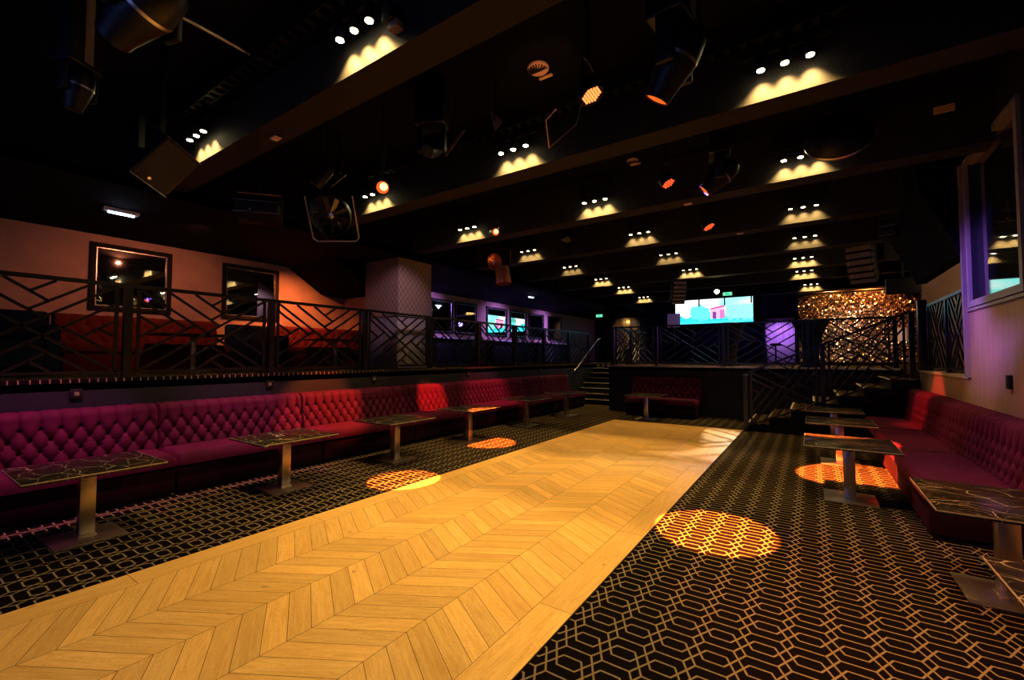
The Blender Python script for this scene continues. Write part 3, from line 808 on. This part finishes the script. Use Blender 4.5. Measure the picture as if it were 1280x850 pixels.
# sequin curtain
def curtain():
    pts = []; t = thing('sequin_curtain', 'glittering gold sequin curtain lit orange, right of the stage', 'curtain', (-.33, 18.0, 1.30))
    MB().box(0, 4.2, .03, .06, 0, 2.36).build('backing', M['black'], t)
    MB().tube([(0, 0, 2.36), (4.2, 0, 2.36)], .02).build('hanging_rail', M['steel'], t)
    me_v = []; me_f = []; tn = []
    step = .047; nx = int(4.2/step); nz = int(2.3/step)
    for i in range(nx):
        for j in range(nz):
            if random.random() < .10: continue
            x = (i+.5)*step+random.uniform(-.008, .008); z = .03+(j+.5)*step+random.uniform(-.008, .008)
            e = Euler((random.gauss(0, .30), random.gauss(0, .35), random.gauss(0, .35))).to_matrix()
            s = .019; o = len(me_v); c = Vector((x, 0, z))
            for dx, dz in ((-s, -s), (s, -s), (s, s), (-s, s)): me_v.append(c+e @ Vector((dx, 0, dz)))
            me_f.append((o, o+1, o+2, o+3)); g = random.choice((.12, .25, .5, .9, 1.)); tn.append((g, g*.80, g*.55, 1))
    me = bpy.data.meshes.new('sequins'); me.from_pydata(me_v, [], me_f); ca = me.color_attributes.new('tone', 'FLOAT_COLOR', 'CORNER')
    for p in me.polygons:
        for li in p.loop_indices: ca.data[li].color = tn[p.index]
    me.materials.append(M['curtain']); o = bpy.data.objects.new('sequins', me); COL.objects.link(o); o.parent = t; o['kind'] = 'stuff'
curtain()

def cocktail(label, x, y):
    t = thing('cocktail_table', label, 'table', (x, y, PZ), group='black flared cocktail tables on the stage')
    MB().lathe([(.20, 0), (.17, .12), (.155, .35), (.19, .6), (.28, .85), (.37, 1.06)], n=36).build('stretch_cover', M['black'], t)
    MB().lathe([(.372, 1.06), (.385, 1.07), (.385, 1.09), (.37, 1.10)], n=36).build('tabletop', M['blacksat'], t)
cocktail('flared black cocktail table on the stage under the screen', -1.72, 12.45)
cocktail('flared black cocktail table on the stage in front of the sequin curtain', .0, 12.4)
# purple lit alcove with pleated curtain and low counter
t = thing('alcove', 'purple-lit alcove with a pleated pale curtain at the back of the stage', 'alcove', (-1.0, 20.2, PZ))
MB().box(-.5, .5, .55, .6, 0, 1.75).build('pleated_curtain', M['violet_pleat'], t)
MB().box(-.56, -.5, -.05, .6, 0, 1.85).box(.5, .56, -.05, .6, 0, 1.85).box(-.56, .56, -.05, .6, 1.75, 1.85).build('surround', M['black'], t)
MB().rbox(-.45, .5, .1, .5, 0, .78, .02).build('counter', M['white'], t)
t = thing('bar_stool', 'dark round stool in front of the violet counter', 'stool', (-1.12, 19.75, PZ))
MB().lathe([(.17, .66), (.19, .69), (.19, .73), (.16, .76)]).build('seat', M['black'], t); MB().lathe([(.2, 0), (.2, .02), (.03, .04), (.03, .66)]).build('pedestal', M['black'], t)
# dark floral wall piece with gold disc
t = thing('wall_panel', 'dark floral wall panel with a round gold sign, left of the screen', 'panel', (-7.95, YB-.08, PZ-.0))
MB().box(-.75, .75, 0, .06, .6, 2.62).build('floral_board', M['floral'], t)
d = MB().lathe([(.001, -.04), (.29, -.04), (.30, -.03), (.30, 0)], Matrix.Translation((0, 0, 1.98)) @ Matrix.Rotation(PI/2, 4, 'X').inverted() , 36)
dd = MB()
mt = Matrix.Translation((.06, 0, 2.02)) @ Matrix.Rotation(PI/2, 4, 'X')
dd.lathe([(.245, .0), (.245, .035), (.23, .045), (.001, .045)], mt, 40).build('gold_disc', M['gold'], t)
m = MB()
for k in range(7): m.box(-.10+k*.035, -.10+k*.035+.022, -.052, -.046, 2.0, 2.04)
m.build('lettering', M['white'], t)
for k in range(26):
    pass
m = MB()
for k in range(14):
    a = random.uniform(-.6, -.15); b = random.uniform(1.0, 2.3)
    m.tube([(a, -.012, b), (a+random.uniform(-.12, .12), -.03, b+.1), (a+random.uniform(-.1, .2), -.012, b+.22)], .012, 6)
m.build('gilded_flowers', M['copper'], t)
# exit signs
for loc, s, lb in (((-7.45, 17.6, 3.25), .9, 'small greenish exit sign at the top left of the floral panel'), ((-1.95, 13.9, 3.31), .75, 'green and white exit sign hanging under the far beams near the glaring spotlight')):
    t = thing('exit_sign', lb, 'sign', loc)
    MB().box(-.17*s, .17*s, 0, .04, -.075*s, .075*s).build('box', M['white'], t)
    MB().box(-.155*s, .155*s, -.004, -.001, -.06*s, .06*s).build('green_face', M['green'], t)
    MB().box(-.03*s, .07*s, -.007, -.0045, -.012*s, .012*s).prism([(-.03*s, -.035*s), (-.03*s, .035*s), (-.085*s, 0)], 0, .002, Matrix.Translation((0, -.0045, 0)) @ Matrix.Rotation(PI/2, 4, 'X')).build('arrow', M['coolwhite'] if False else M['white'], t)
    MB().box(-.01, .01, .01, .03, .075*s, (MZ if loc[0] < -6.6 else CZ)-loc[2]).build('hanger', M['black'], t)
# glaring single spotlight
def can_light(name, label, frm, to, r, L, lensmat, core=None, group=None, yoke=True, top=CZ, body='blacksat', cat='spotlight', lensr=.86):
    t = thing(name, label, cat, frm, group=group)
    mt = aim((0, 0, 0), Vector(to)-Vector(frm))
    MB().lathe([(r*.55, L*.5), (r*.85, L*.46), (r*.9, L*.1), (r, 0), (r, -L*.5), (r*lensr, -L*.5), (r*lensr, -L*.45)], mt, 28, caps=False).lathe([(.001, L*.5), (r*.55, L*.5)], mt, 28, caps=False).build('can', M[body], t)
    MB().lathe([(.0005, -L*.44), (r*lensr, -L*.44)], mt, 28, caps=False).build('lens', M[lensmat], t)
    if core: MB().lathe([(.0005, -L*.455), (r*.55, -L*.455)], mt @ Matrix.Translation((-r*.15, r*.12, 0)), 20, caps=False).build('glowing_core', M[core], t)
    if yoke:
        a = mt.to_3x3() @ Vector((1, 0, 0)); a.z = 0; a.normalize(); h = top-frm[2]; R = r+.02
        MB().tube([a*R, a*R+Vector((0, 0, min(h*.6, r+.1))), Vector((0, 0, min(h*.6, r+.1)+.015)), -a*R+Vector((0, 0, min(h*.6, r+.1))), -a*R], .008, 8).build('yoke', M['rail'], t)
        MB().bar((0, 0, min(h*.6, r+.1)), (0, 0, h), .03, .03).build('hanger', M['black'], t)
    return t
can_light('spotlight', 'single glaring warm spotlight under the far beams above the screen', (-2.18, 13.6, 3.36), (-.4, 3, 1.3), .07, .14, 'lamp')
OR = (1, .17, .02)
def pool(frm, to, ang, power, col=OR, blend=.12, size=.02): light('SPOT', frm, col, power, to=to, size=size, spot=ang, blend=blend, name='coloured_beam')

# orange can beside the fan-like fixture -> orange pool on the left carpet
can_light('stage_spotlight', 'black can spotlight with a glowing orange lens, right of the round fan-like fixture', (-3.74, 3.05, 3.30), (-1.2, .9, 2.2), .072, .26, 'orange_lens', 'orange_core')
can_light('stage_spotlight', 'slim can spotlight with an orange lens, above the copper coloured can', (-4.10, 5.52, 3.47), (-2.6, 4.2, 2.9), .062, .30, 'orange_lens', 'orange_core')
def led_par(label, frm, to, r, mat, n=3):
    t = thing('led_par_lamp', label, 'spotlight', frm); mt = aim((0, 0, 0), Vector(to)-Vector(frm)); L = r*1.5
    MB().lathe([(.001, L*.5), (r*.6, L*.5), (r*.95, L*.2), (r, -L*.5), (r*.93, -L*.5), (r*.93, -L*.42), (.001, -L*.42)], mt, 28, caps=False).build('housing', M['blacksat'], t)
    d = r*.86/(n+.5); k = 0
    proto = None
    for i in range(-n, n+1):
        for j in range(-n, n+1):
            x = (i+(j % 2)*.5)*d*.98; y = j*d*.86
            if math.hypot(x, y) > r*.80: continue
            if proto is None: proto = MB().lathe([(.001, -.012), (d*.34, -.006), (d*.40, .004)], n=12, caps=False).build('led', M[mat], t)
            else: proto = proto.copy(); COL.objects.link(proto)
            proto.matrix_local = mt @ Matrix.Translation((x, y, -L*.43))
    a = mt.to_3x3() @ Vector((1, 0, 0)); a.z = 0; a.normalize(); R = r+.02; h = CZ-frm[2]
    MB().tube([a*R, a*R+Vector((0, 0, r+.1)), Vector((0, 0, r+.12)), -a*R+Vector((0, 0, r+.1)), -a*R], .008, 8).build('yoke', M['rail'], t)
    MB().bar((0, 0, r+.11), (0, 0, h), .03, .03).build('hanger', M['black'], t)
    return t
led_par('round lamp of many glowing orange leds at the top centre', (-1.335, 2.98, 3.50), (-.907, 3.0, 2.6), .092, 'led')
led_par('small lamp with a slanted row of red leds near the far right spotlights', (-1.365, 7.69, 3.68), (-.89, 7.59, 2.83), .11, 'red_led', 2)
led_par('small dim red led lamp below the second beam, left of the moving head', (-1.38, 5.29, 3.60), (-.91, 5.19, 2.75), .09, 'red_led', 2)
# moving heads
def moving_head(label, loc, to, s=1.0, lens='orange_lens', top=CZ):
    t = thing('moving_head', label, 'moving head lamp', loc, group='moving head lamps'); h = top-loc[2]
    mt = aim((0, 0, 0), Vector(to)-Vector(loc)); a = mt.to_3x3() @ Vector((1, 0, 0)); a.z = 0; a.normalize()
    rot = Matrix.Rotation(math.atan2(a.y, a.x), 4, 'Z')
    hh = MB().lathe([(.001, .25*s), (.08*s, .245*s), (.125*s, .19*s), (.14*s, .08*s), (.135*s, 0), (.115*s, -.09*s), (.092*s, -.20*s), (.088*s, -.24*s), (.08*s, -.245*s), (.078*s, -.23*s)], mt, 32, caps=False).build('head', M['blacksat'], t)
    MB().lathe([(.001, -.236*s), (.079*s, -.232*s)], mt, 28, caps=False).build('lens', M[lens], hh)
    MB().lathe([(.143*s, .03*s), (.143*s, .05*s)], mt, 32, caps=False).build('rim', M['plate'], hh)
    for q in (-1, 1): MB().rbox(q*.165*s-.022*s, q*.165*s+.022*s, -.06*s, .06*s, -.07*s, min(h-.12, .27*s), .012*s, 3, rot).build('yoke_arm', M['blacksat'], t)
    zt = min(h-.12, .27*s)
    MB().rbox(-.19*s, .19*s, -.13*s, .13*s, zt-.01, h-.02, .02*s, 3, rot).build('base', M['blacksat'], t)
    MB().rbox(-.05*s, .05*s, -.135*s, -.131*s, zt+.02, h-.05, .002, 1, rot).build('display', M['flute'], t)
    return t
moving_head('big moving head lamp with an orange front ring at the top right of centre', (-.70, 2.93, 3.42), (-1.236, 3.0, 2.588), .95)
moving_head('moving head lamp below the second beam, right of the small red led lamp', (-.80, 5.28, 3.50), (-1.525, 5.13, 2.85), .85)
moving_head('dark moving head lamp at the top left edge of the photo', (-3.02, .80, 3.42), (-3.9, .5, 2.9), 1., 'blacksat')
moving_head('small dark moving head near the top left corner, with a violet sheen', (-4.33, .80, 3.42), (-4.5, .7, 2.6), .62, 'blacksat')
moving_head('dark moving head between the nearest and second beams, left of centre', (-3.02, 3.05, 3.55), (-2.6, 2.2, 2.8), .75, 'blacksat')
moving_head('small dark moving head hanging left of the middle spotlight rows', (-3.52, 6.9, 3.62), (-3.0, 6.0, 2.9), .7, 'blacksat')
# copper coloured can with round mirror-like reflector
t = thing('copper_lamp', 'copper coloured can lamp with a round reflector hanging left of centre', 'spotlight', (-5.05, 7.1, 3.12))
MB().lathe([(.15, -.17), (.155, -.15), (.13, .16), (.10, .18), (.001, .18)], Matrix.Rotation(RAD(-8), 4, 'Y'), 32, caps=False).build('can', M['copper'], t)
mt = aim((-.10, -.12, .27), (-.0, -1.4, -.1)) 
MB().lathe([(.001, .07), (.09, .05), (.15, .0), (.165, -.03), (.155, -.03), (.13, .005), (.07, .045), (.001, .055)], mt, 32, caps=False).build('reflector', M['copper'], t)
MB().tube([(.17, 0, 0), (.19, 0, .5), (0, 0, .55), (-.26, 0, .5), (-.26, 0, .2)], .009, 8).build('yoke', M['rail'], t)
MB().bar((0, 0, .54), (0, 0, CZ-3.12), .03, .03).build('hanger', M['black'], t)
# big fan-like fixture with wire frame
t = thing('stage_fan', 'big round black fixture with radiating vanes in a square wire frame, left of centre', 'stage fan', (-4.66, 3.05, 3.17))
to = Vector((1.7, -2.6, -1.7)); mt = aim((0, 0, 0), to)
MB().lathe([(.16, .16), (.20, .12), (.235, .0), (.24, -.05), (.23, -.05), (.225, .0), (.19, .11)], mt, 40, caps=False).build('housing', M['blacksat'], t)
MB().lathe([(.001, -.03), (.035, -.02), (.04, .05), (.001, .06)], mt, 20, caps=False).build('hub', M['plate'], t)
for k in range(9):
    rr = mt @ Matrix.Rotation(2*PI*k/9, 4, 'Z') @ Matrix.Translation((.12, 0, 0)) @ Matrix.Rotation(.6, 4, 'X')
    MB().rbox(-.09, .095, -.028, .028, -.003, .003, .002, 1, rr).build('vane', M['vane'], t)
fr = MB(); P = []
for x, y in ((-.28, .22), (-.28, -.27), (-.24, -.31), (.24, -.31), (.28, -.27), (.28, .22)): P.append(mt @ Vector((x, y, .02)))
fr.tube(P, .009, 8); fr.build('wire_frame', M['trimsteel'], t)
MB().tube([mt @ Vector((-.28, .1, .02)), Vector((-.12, .1, .5)), Vector((0, .1, .55)), Vector((.12, .1, .5)), mt @ Vector((.28, .1, .02))], .012, 8).build('yoke', M['rail'], t)
MB().bar((0, .1, .54), (0, .1, CZ-3.06), .04, .04).build('hanger', M['black'], t)
t = thing('stage_spotlight', 'small dark can spotlight above the round fan-like fixture', 'spotlight', (-4.55, 2.85, 3.55))
mt = aim((0, 0, 0), (-.6, -.5, -.9)); MB().lathe([(.05, .14), (.075, .1), (.08, -.13), (.07, -.13), (.06, .05)], mt, 24, caps=False).build('can', M['blacksat'], t)
MB().lathe([(.001, -.11), (.07, -.11)], mt, 24, caps=False).build('lens', M['flute'], t); MB().bar((0, 0, .05), (0, 0, CZ-3.55), .03, .03).build('hanger', M['black'], t)
# loudspeakers
def box_speaker(label, loc, rot, w, h, d, top=CZ):
    t = thing('loudspeaker', label, 'loudspeaker', loc)
    R = rot if isinstance(rot, Matrix) else Euler(rot).to_matrix().to_4x4()
    b = MB().rbox(-w/2, w/2, -d/2, d/2, -h/2, h/2, .012, 2, R).build('cabinet', M['blacksat'], t)
    MB().rbox(-w/2+.015, w/2-.015, -d/2-.008, -d/2+.002, -h/2+.015, h/2-.015, .003, 1, R).build('grille', M['speaker'], t)
    m = MB()
    for q in (-1, 1): m.bar(R @ Vector((-w/2, -d/2-.004, q*h/2)), R @ Vector((w/2, -d/2-.004, q*h/2)), .008, .008)
    m.build('edge_highlight', M['steel'], t)  # steel bars stand in for highlights along the cabinet edges
    mtb = R @ Matrix.Translation((-w*.1, -d/2-.012, -h*.38)) @ Matrix.Rotation(PI/2, 4, 'X')
    MB().lathe([(.001, 0), (.012, 0), (.014, .003)], mtb, 14, caps=False).build('badge', M['silver'], t)
    m = MB()
    for q in (-1, 1): m.bar(R @ Vector((q*(w/2+.012), 0, 0)), R @ Vector((q*(w/2+.012), 0, 0))+Vector((0, 0, .25)), .012, .04)
    a = R @ Vector((-w/2-.012, 0, 0))+Vector((0, 0, .25)); b2 = R @ Vector((w/2+.012, 0, 0))+Vector((0, 0, .25)); m.bar(a, b2, .04, .012)
    m.bar((a+b2)/2, Vector(((a+b2)/2).xyz)+Vector((0, 0, top-loc[2]-((a+b2)/2).z)), .04, .04); m.build('bracket', M['rail'], t)
    return t
vy = Vector((-4.42, 1.34, 1.62)).normalized(); vr = vy.cross(Vector((0, 0, 1))).normalized(); vu = vr.cross(vy)
vx = (vr*.82-vu*.57).normalized(); vz = vy.cross(vx)*-1
RS = Matrix((vx, vz.cross(vx), vz)).transposed().to_4x4() @ Matrix.Rotation(RAD(24), 4, 'Z')
box_speaker('black box loudspeaker tilted down under the nearest beam, at the upper left', (-4.46, 1.34, 3.12), RS, .31, .40, .22)
box_speaker('dark loudspeaker hanging high behind the nearest beam, left of the round fan-like fixture', (-5.75, 2.75, 3.32), (RAD(-15), 0, RAD(50)), .5, .16, .3)
# line arrays
def line_array(label, loc, rz, s=1., top=CZ):
    t = thing('line_array_loudspeaker', label, 'loudspeaker', loc, rz, group='curved hanging loudspeaker arrays')
    z = 0; y = 0; a = 0; proto = None
    for k in range(6):
        m = Matrix.Translation((0, y, z)) @ Matrix.Rotation(a, 4, 'X')
        if proto is None:
            proto = MB().rbox(-.22*s, .22*s, -.13*s, .13*s, -.115*s, 0, .012, 2).build('speaker_module', M['blacksat'], t)
            MB().rbox(-.2*s, .2*s, -.138*s, -.128*s, -.105*s, -.01*s, .003, 1).build('grille', M['flute'], proto)
            q = proto; ch = proto.children[0]
        else:
            q = proto.copy(); COL.objects.link(q); c2 = ch.copy(); COL.objects.link(c2); c2.parent = q
        q.matrix_local = m
        y += .12*s*math.sin(a); z -= .12*s*math.cos(a); a += RAD(9)
        if k == 5: break
    MB().bar((0, 0, .0), (0, 0, top-loc[2]), .04, .04).box(-.2*s, .2*s, -.03, .03, 0, .02).build('rigging', M['rail'], t)
line_array('curved hanging loudspeaker array in front of the sequin curtain', (.86, 11.2, 3.72), RAD(-20))
line_array('curved hanging loudspeaker array left of the bright screen', (-3.05, 12.9, 3.62), RAD(30), .85)
# big dark dome loudspeaker beside the right spotlights of the third beam
t = thing('horn_loudspeaker', 'large dark rounded loudspeaker in front of the right spotlights of the third beam', 'loudspeaker', (.28, 5.62, 3.76))
mt = Matrix.Rotation(RAD(0), 4, 'Z') @ Matrix.Rotation(RAD(-70), 4, 'X')
MB().lathe([(.001, -.12), (.15, -.11), (.26, -.06), (.29, 0), (.26, .12), (.16, .2), (.001, .22)], Matrix.Rotation(RAD(60), 4, 'X'), 36, caps=False).build('round_cabinet', M['blacksat'], t)
MB().lathe([(.295, -.01), (.295, .01)], Matrix.Rotation(RAD(60), 4, 'X'), 36, caps=False).build('rim', M['plate'], t)
MB().bar((0, 0, .05), (0, 0, CZ-3.76), .04, .04).build('hanger', M['black'], t)
# ceiling discs (detectors)
def vent(label, x, y, r):
    t = thing('ceiling_vent', label, 'vent', (x, y, CZ), group='round ceiling vents')
    MB().lathe([(r, 0), (r, -.015), (r*.85, -.03), (.001, -.035)], n=28, caps=False).build('disc', M['paper'], t)
    for k in range(11):
        a = PI*k/10+PI
        MB().bar((0, 0, -.038), (math.cos(a)*r*.95, math.sin(a)*r*.95, -.036), .008, .01).build('rib', M['black'], t)
    MB().rbox(-.07, .07, r+.03, r+.06, -.02, 0, .004, 1).build('clip', M['paper'], t)
vent('round orange-lit ceiling vent left of the orange led lamp', -2.05, 3.45, .10)
vent('small round orange-lit ceiling vent beyond the second beam', -1.97, 5.85, .075)
light('SPOT', (-1.4, 2.9, 3.3), (1, .35, .12), 26, to=(-2.05, 3.5, CZ), spot=40, blend=.6, size=.03, name='par_spill')
# stickers on undersides of the beams
for x, y, z, lb in ((-4.20, 2.15, BZ, 'small pale label under the nearest beam'), (1.175, 6.09, 4.02, 'pale pink rectangular plate on the face of the third beam at the right'), (-1.35, 6.28, BZ, 'small pale label under the third beam'),
                    (-.95, 8.3, BZ, 'small pale label under the fourth beam')):
    t = (MB().rbox(-.08, .08, -.004, .009, -.04, .04, .003, 1) if z > 4 else MB().rbox(-.05, .05, -.035, .035, -.012, -.001, .003, 1)).build('label_plate', M['paper'], None, (x, y, z)); tag(t, lb, 'plate')
def flag(label, loc, pts, mat='paper'):
    m = MB(); v = [Vector(p) for p in pts]; n = len(v); off = Vector((0, .006, 0))
    m.add(v+[p+off for p in v], [tuple(range(n)), tuple(reversed(range(n, 2*n)))]+[(i, n+i, n+(i+1) % n, (i+1) % n) for i in range(n)])
    t = thing('deflector_flap', label, 'flap', loc); m.build('flap', M['brown'], t); MB().bar((0, 0, .0), (0, .02, CZ-loc[2]), .012, .012).build('stem', M['black'], t)
flag('thin dull pink slanted flap hanging left of centre under the ceiling', (-2.95, 3.3, 3.72), [(-.16, 0, -.14), (-.12, 0, -.16), (.10, .05, .08), (.06, .05, .10)])
flag('small dull pink triangular flap under the ceiling', (-2.48, 3.35, 3.78), [(-.06, 0, .13), (.0, 0, -.10), (.09, 0, -.03)])
# ceiling rods
o = MB().tube([(-3.89, .3, 4.08), (-3.9, 2.0, 4.08)], .014, 8).bar((-3.89, .5, 4.08), (-3.89, .5, 4.2), .02, .02).bar((-3.9, 1.8, 4.08), (-3.9, 1.8, 4.2), .02, .02).build('ceiling_pipe', M['steel']); tag(o, 'thin pipe under the ceiling at the top left', 'pipe')
o = MB().tube([(-2.78, 1.2, 3.97), (-2.5, 1.70, 4.0), (-2.33, 1.80, 3.9)], .007, 6).tube([(-2.78, 1.2, 3.97), (-2.80, 1.1, 4.2)], .007, 6).build('cable', M['cable_pale']); tag(o, 'pale cable crossing in front of the nearest lit beam', 'cable')
t = thing('cable_box', 'small bracket box on the face of the nearest beam, right of its spotlights', 'bracket', (-2.28, 1.93, 3.80))
MB().rbox(-.05, .05, -.06, .037, -.06, .06, .008).build('body', M['black'], t); MB().box(-.02, .07, -.03, .036, -.11, -.065).build('foot', M['brown'], t)
o = MB().tube([(-1.62, 3.0, 3.45), (-1.66, 3.1, 3.35), (-1.6, 3.35, 3.22)][:1]+[(-1.74, 3.05, 3.42), (-1.88, 3.35, 3.35), (-1.83, 3.8, 3.75), (-1.8, 3.87, 3.99)], .006, 6).build('cable', M['cable_pale']); tag(o, 'thin pale cable looping left of the orange led lamp', 'cable')
# dim downlight on the dark right ceiling and dark monitor, back right
t = thing('hanging_monitor', 'dark flat box hanging left of the brown wall, over the curtain', 'monitor', (1.62, 12.1, 3.0))
MB().rbox(-.28, .28, -.06, .06, -.19, .14, .01).build('body', M['blacksat'], t); MB().bar((0, 0, .1), (0, 0, CZ-3.0), .04, .04).build('hanger', M['black'], t)
t = thing('air_conditioner', 'dark recessed box on the cream-lit beam at the far right', 'air conditioner', (2.45, 12.18, 3.86))
MB().rbox(-.4, .6, -.06, .11, -.1, .12, .02).build('body', M['brown'], t); MB().box(-.36, .56, -.064, -.058, -.09, -.06).build('grille', M['blacksat'], t)
box_speaker('small dark box with a pale plate hanging under the right duct', (1.02, 8.6, 3.35), (RAD(-20), 0, RAD(-20)), .2, .16, .2)
t = thing('picture_frame', 'small bright framed picture behind the top post of the right stairs', 'picture', (2.3, 17.6, 1.95))
MB().box(-.14, .14, 0, .03, 0, .45).build('frame', M['gold'], t); MB().box(-.11, .11, -.004, 0, .03, .42).build('picture', M['white'], t)
t = thing('display_stand', 'small violet-white monitor standing left of the screen', 'monitor', (-4.62, 18.6, PZ))
MB().rbox(-.25, .25, -.03, .03, 1.45, 2.0, .01).build('panel', M['white'], t); MB().bar((0, .05, 0), (0, .05, 1.6), .05, .05).box(-.25, .25, -.2, .2, 0, .03).build('stand', M['black'], t)

# ------------------------------------------------------------------ coloured light
pool((-3.70, 3.10, 3.15), (-4.14, 3.74, 0), 15.5, 17000)                    # orange spot by the parquet, left
pool((-4.02, 5.48, 3.38), (-4.68, 6.18, 0), 15.5, 17000)                    # second orange spot, left carpet
pool((-.76, 2.80, 3.10), (-.72, 4.14, 0), 16.5, 23000)                      # orange spot on the right carpet
pool((-.90, 5.10, 3.2), (.42, 7.02, 0), 18, 24000)                         # orange spot under the right tables
pool((-4.0, 4.9, 3.4), (-6.2, 4.05, .70), 24, 3000, (1, .14, .03), .6)    # on the third and fourth left banquettes
pool((-4.0, 5.6, 3.4), (-6.2, 6.35, .72), 14, 5000, (1, .07, .02), .6)
pool((-4.4, 8.3, 3.4), (-6.2, 8.2, .65), 34, 1300, (1, .12, .10), .8)
pool((-.5, 7.6, 3.6), (1.4, 8.9, .75), 17, 1400, (1, .06, .03), .6)
pool((-1.30, 2.9, 3.4), (.9, 3.3, 0), 58, 650, (1, .24, .06), .8)          # led par over the right carpet
pool((-1.30, 2.9, 3.4), (1.5, 7.6, 1.1), 22, 450, (1, .28, .08), .7)
# magenta / violet washes
pool((-5.1, 1.0, 3.4), (-6.1, 1.1, .5), 44, 620, (1, .11, .42), .9)
pool((-5.1, 2.6, 3.4), (-6.1, 2.9, .5), 44, 480, (1, .11, .40), .9)
pool((-.2, 5.3, 3.5), (1.2, 5.6, .5), 36, 150, (1, .10, .55), .9)
pool((-1.2, 5.2, 3.5), (1.53, 6.4, 2.35), 40, 1500, (.42, .16, 1), 1.)
# gallery wall washers
pool((-7.5, 2.9, 3.45), (-9.7, 2.7, 2.0), 110, 105, (1, .27, .13), 1.)
pool((-8.4, 4.9, 3.4), (-9.7, 5.3, 1.9), 100, 330, (1, .22, .06), 1.)
for y in (9.6, 13.2, 16.6): pool((-8.5, y, 3.4), (-9.7, y, 2.4), 110, 200, (.45, .22, 1), 1.)
pool((-5.2, 5.0, 3.6), (-7.3, 6.4, 2.4), 40, 160, (.8, .45, .6), .8)
# far end
pool((-1.0, 19.9, 2.95), (-1.0, 20.75, 1.9), 110, 75, (.5, .2, 1), .8)
light('POINT', (-3.3, 20.5, 3.9), (.20, .10, 1), 30, size=.15)
light('POINT', (-4.2, 17.5, 3.2), (.35, .2, .9), 6, size=.1)
pool((.6, 17.4, 3.95), (.6, 18, 2.9), 110, 150, (1, .34, .08), .9)
pool((1.6, 17.4, 3.95), (1.6, 18, 2.9), 110, 320, (1, .24, .05), .9)
pool((1.0, 16.2, 3.45), (1.2, 18, 1.8), 80, 190, (1, .70, .52), .9)
pool((-7.9, 21.3, 3.45), (-7.9, 22.2, 2.9), 90, 30, (1, .7, .4), .8)
light('POINT', (3.4, 11.0, 3.3), (1, .62, .30), 80, size=.1)
# added spot imitating the screen's reflection on the parquet, aimed through the stage railing
pool((-1.2, 15.6, 3.95), (-1.9, 8.2, 0), 17, 5500, (1, .80, .56), .8, size=.05)

# world: almost black
w = bpy.data.worlds.new('World'); S.world = w; w.use_nodes = True
w.node_tree.nodes['Background'].inputs[0].default_value = (.25, .35, 1, 1)
w.node_tree.nodes['Background'].inputs[1].default_value = .004
light('AREA', (-2.5, -2.6, 2.6), (.22, .32, 1), 22, to=(-2.5, 8, 2.6), sx=4, sy=2)  # added unseen blue lamp behind the camera, as ambient fill

# ------------------------------------------------------------------ camera
cd = bpy.data.cameras.new('camera'); cam = bpy.data.objects.new('camera', cd); COL.objects.link(cam)
f = 549.4; cd.sensor_width = 36; cd.lens = f/1280*36; cd.clip_start = .05
pt = math.atan(21/f); yw = math.atan(373.7/f*math.cos(pt))
cam.location = (0, 0, 1.5); cam.rotation_euler = (PI/2+pt, 0, yw)
S.camera = cam
S.view_settings.view_transform = 'Standard'; S.view_settings.look = 'None'
S.view_settings.gamma = 1; S.view_settings.use_curve_mapping = False; S.view_settings.exposure = 0
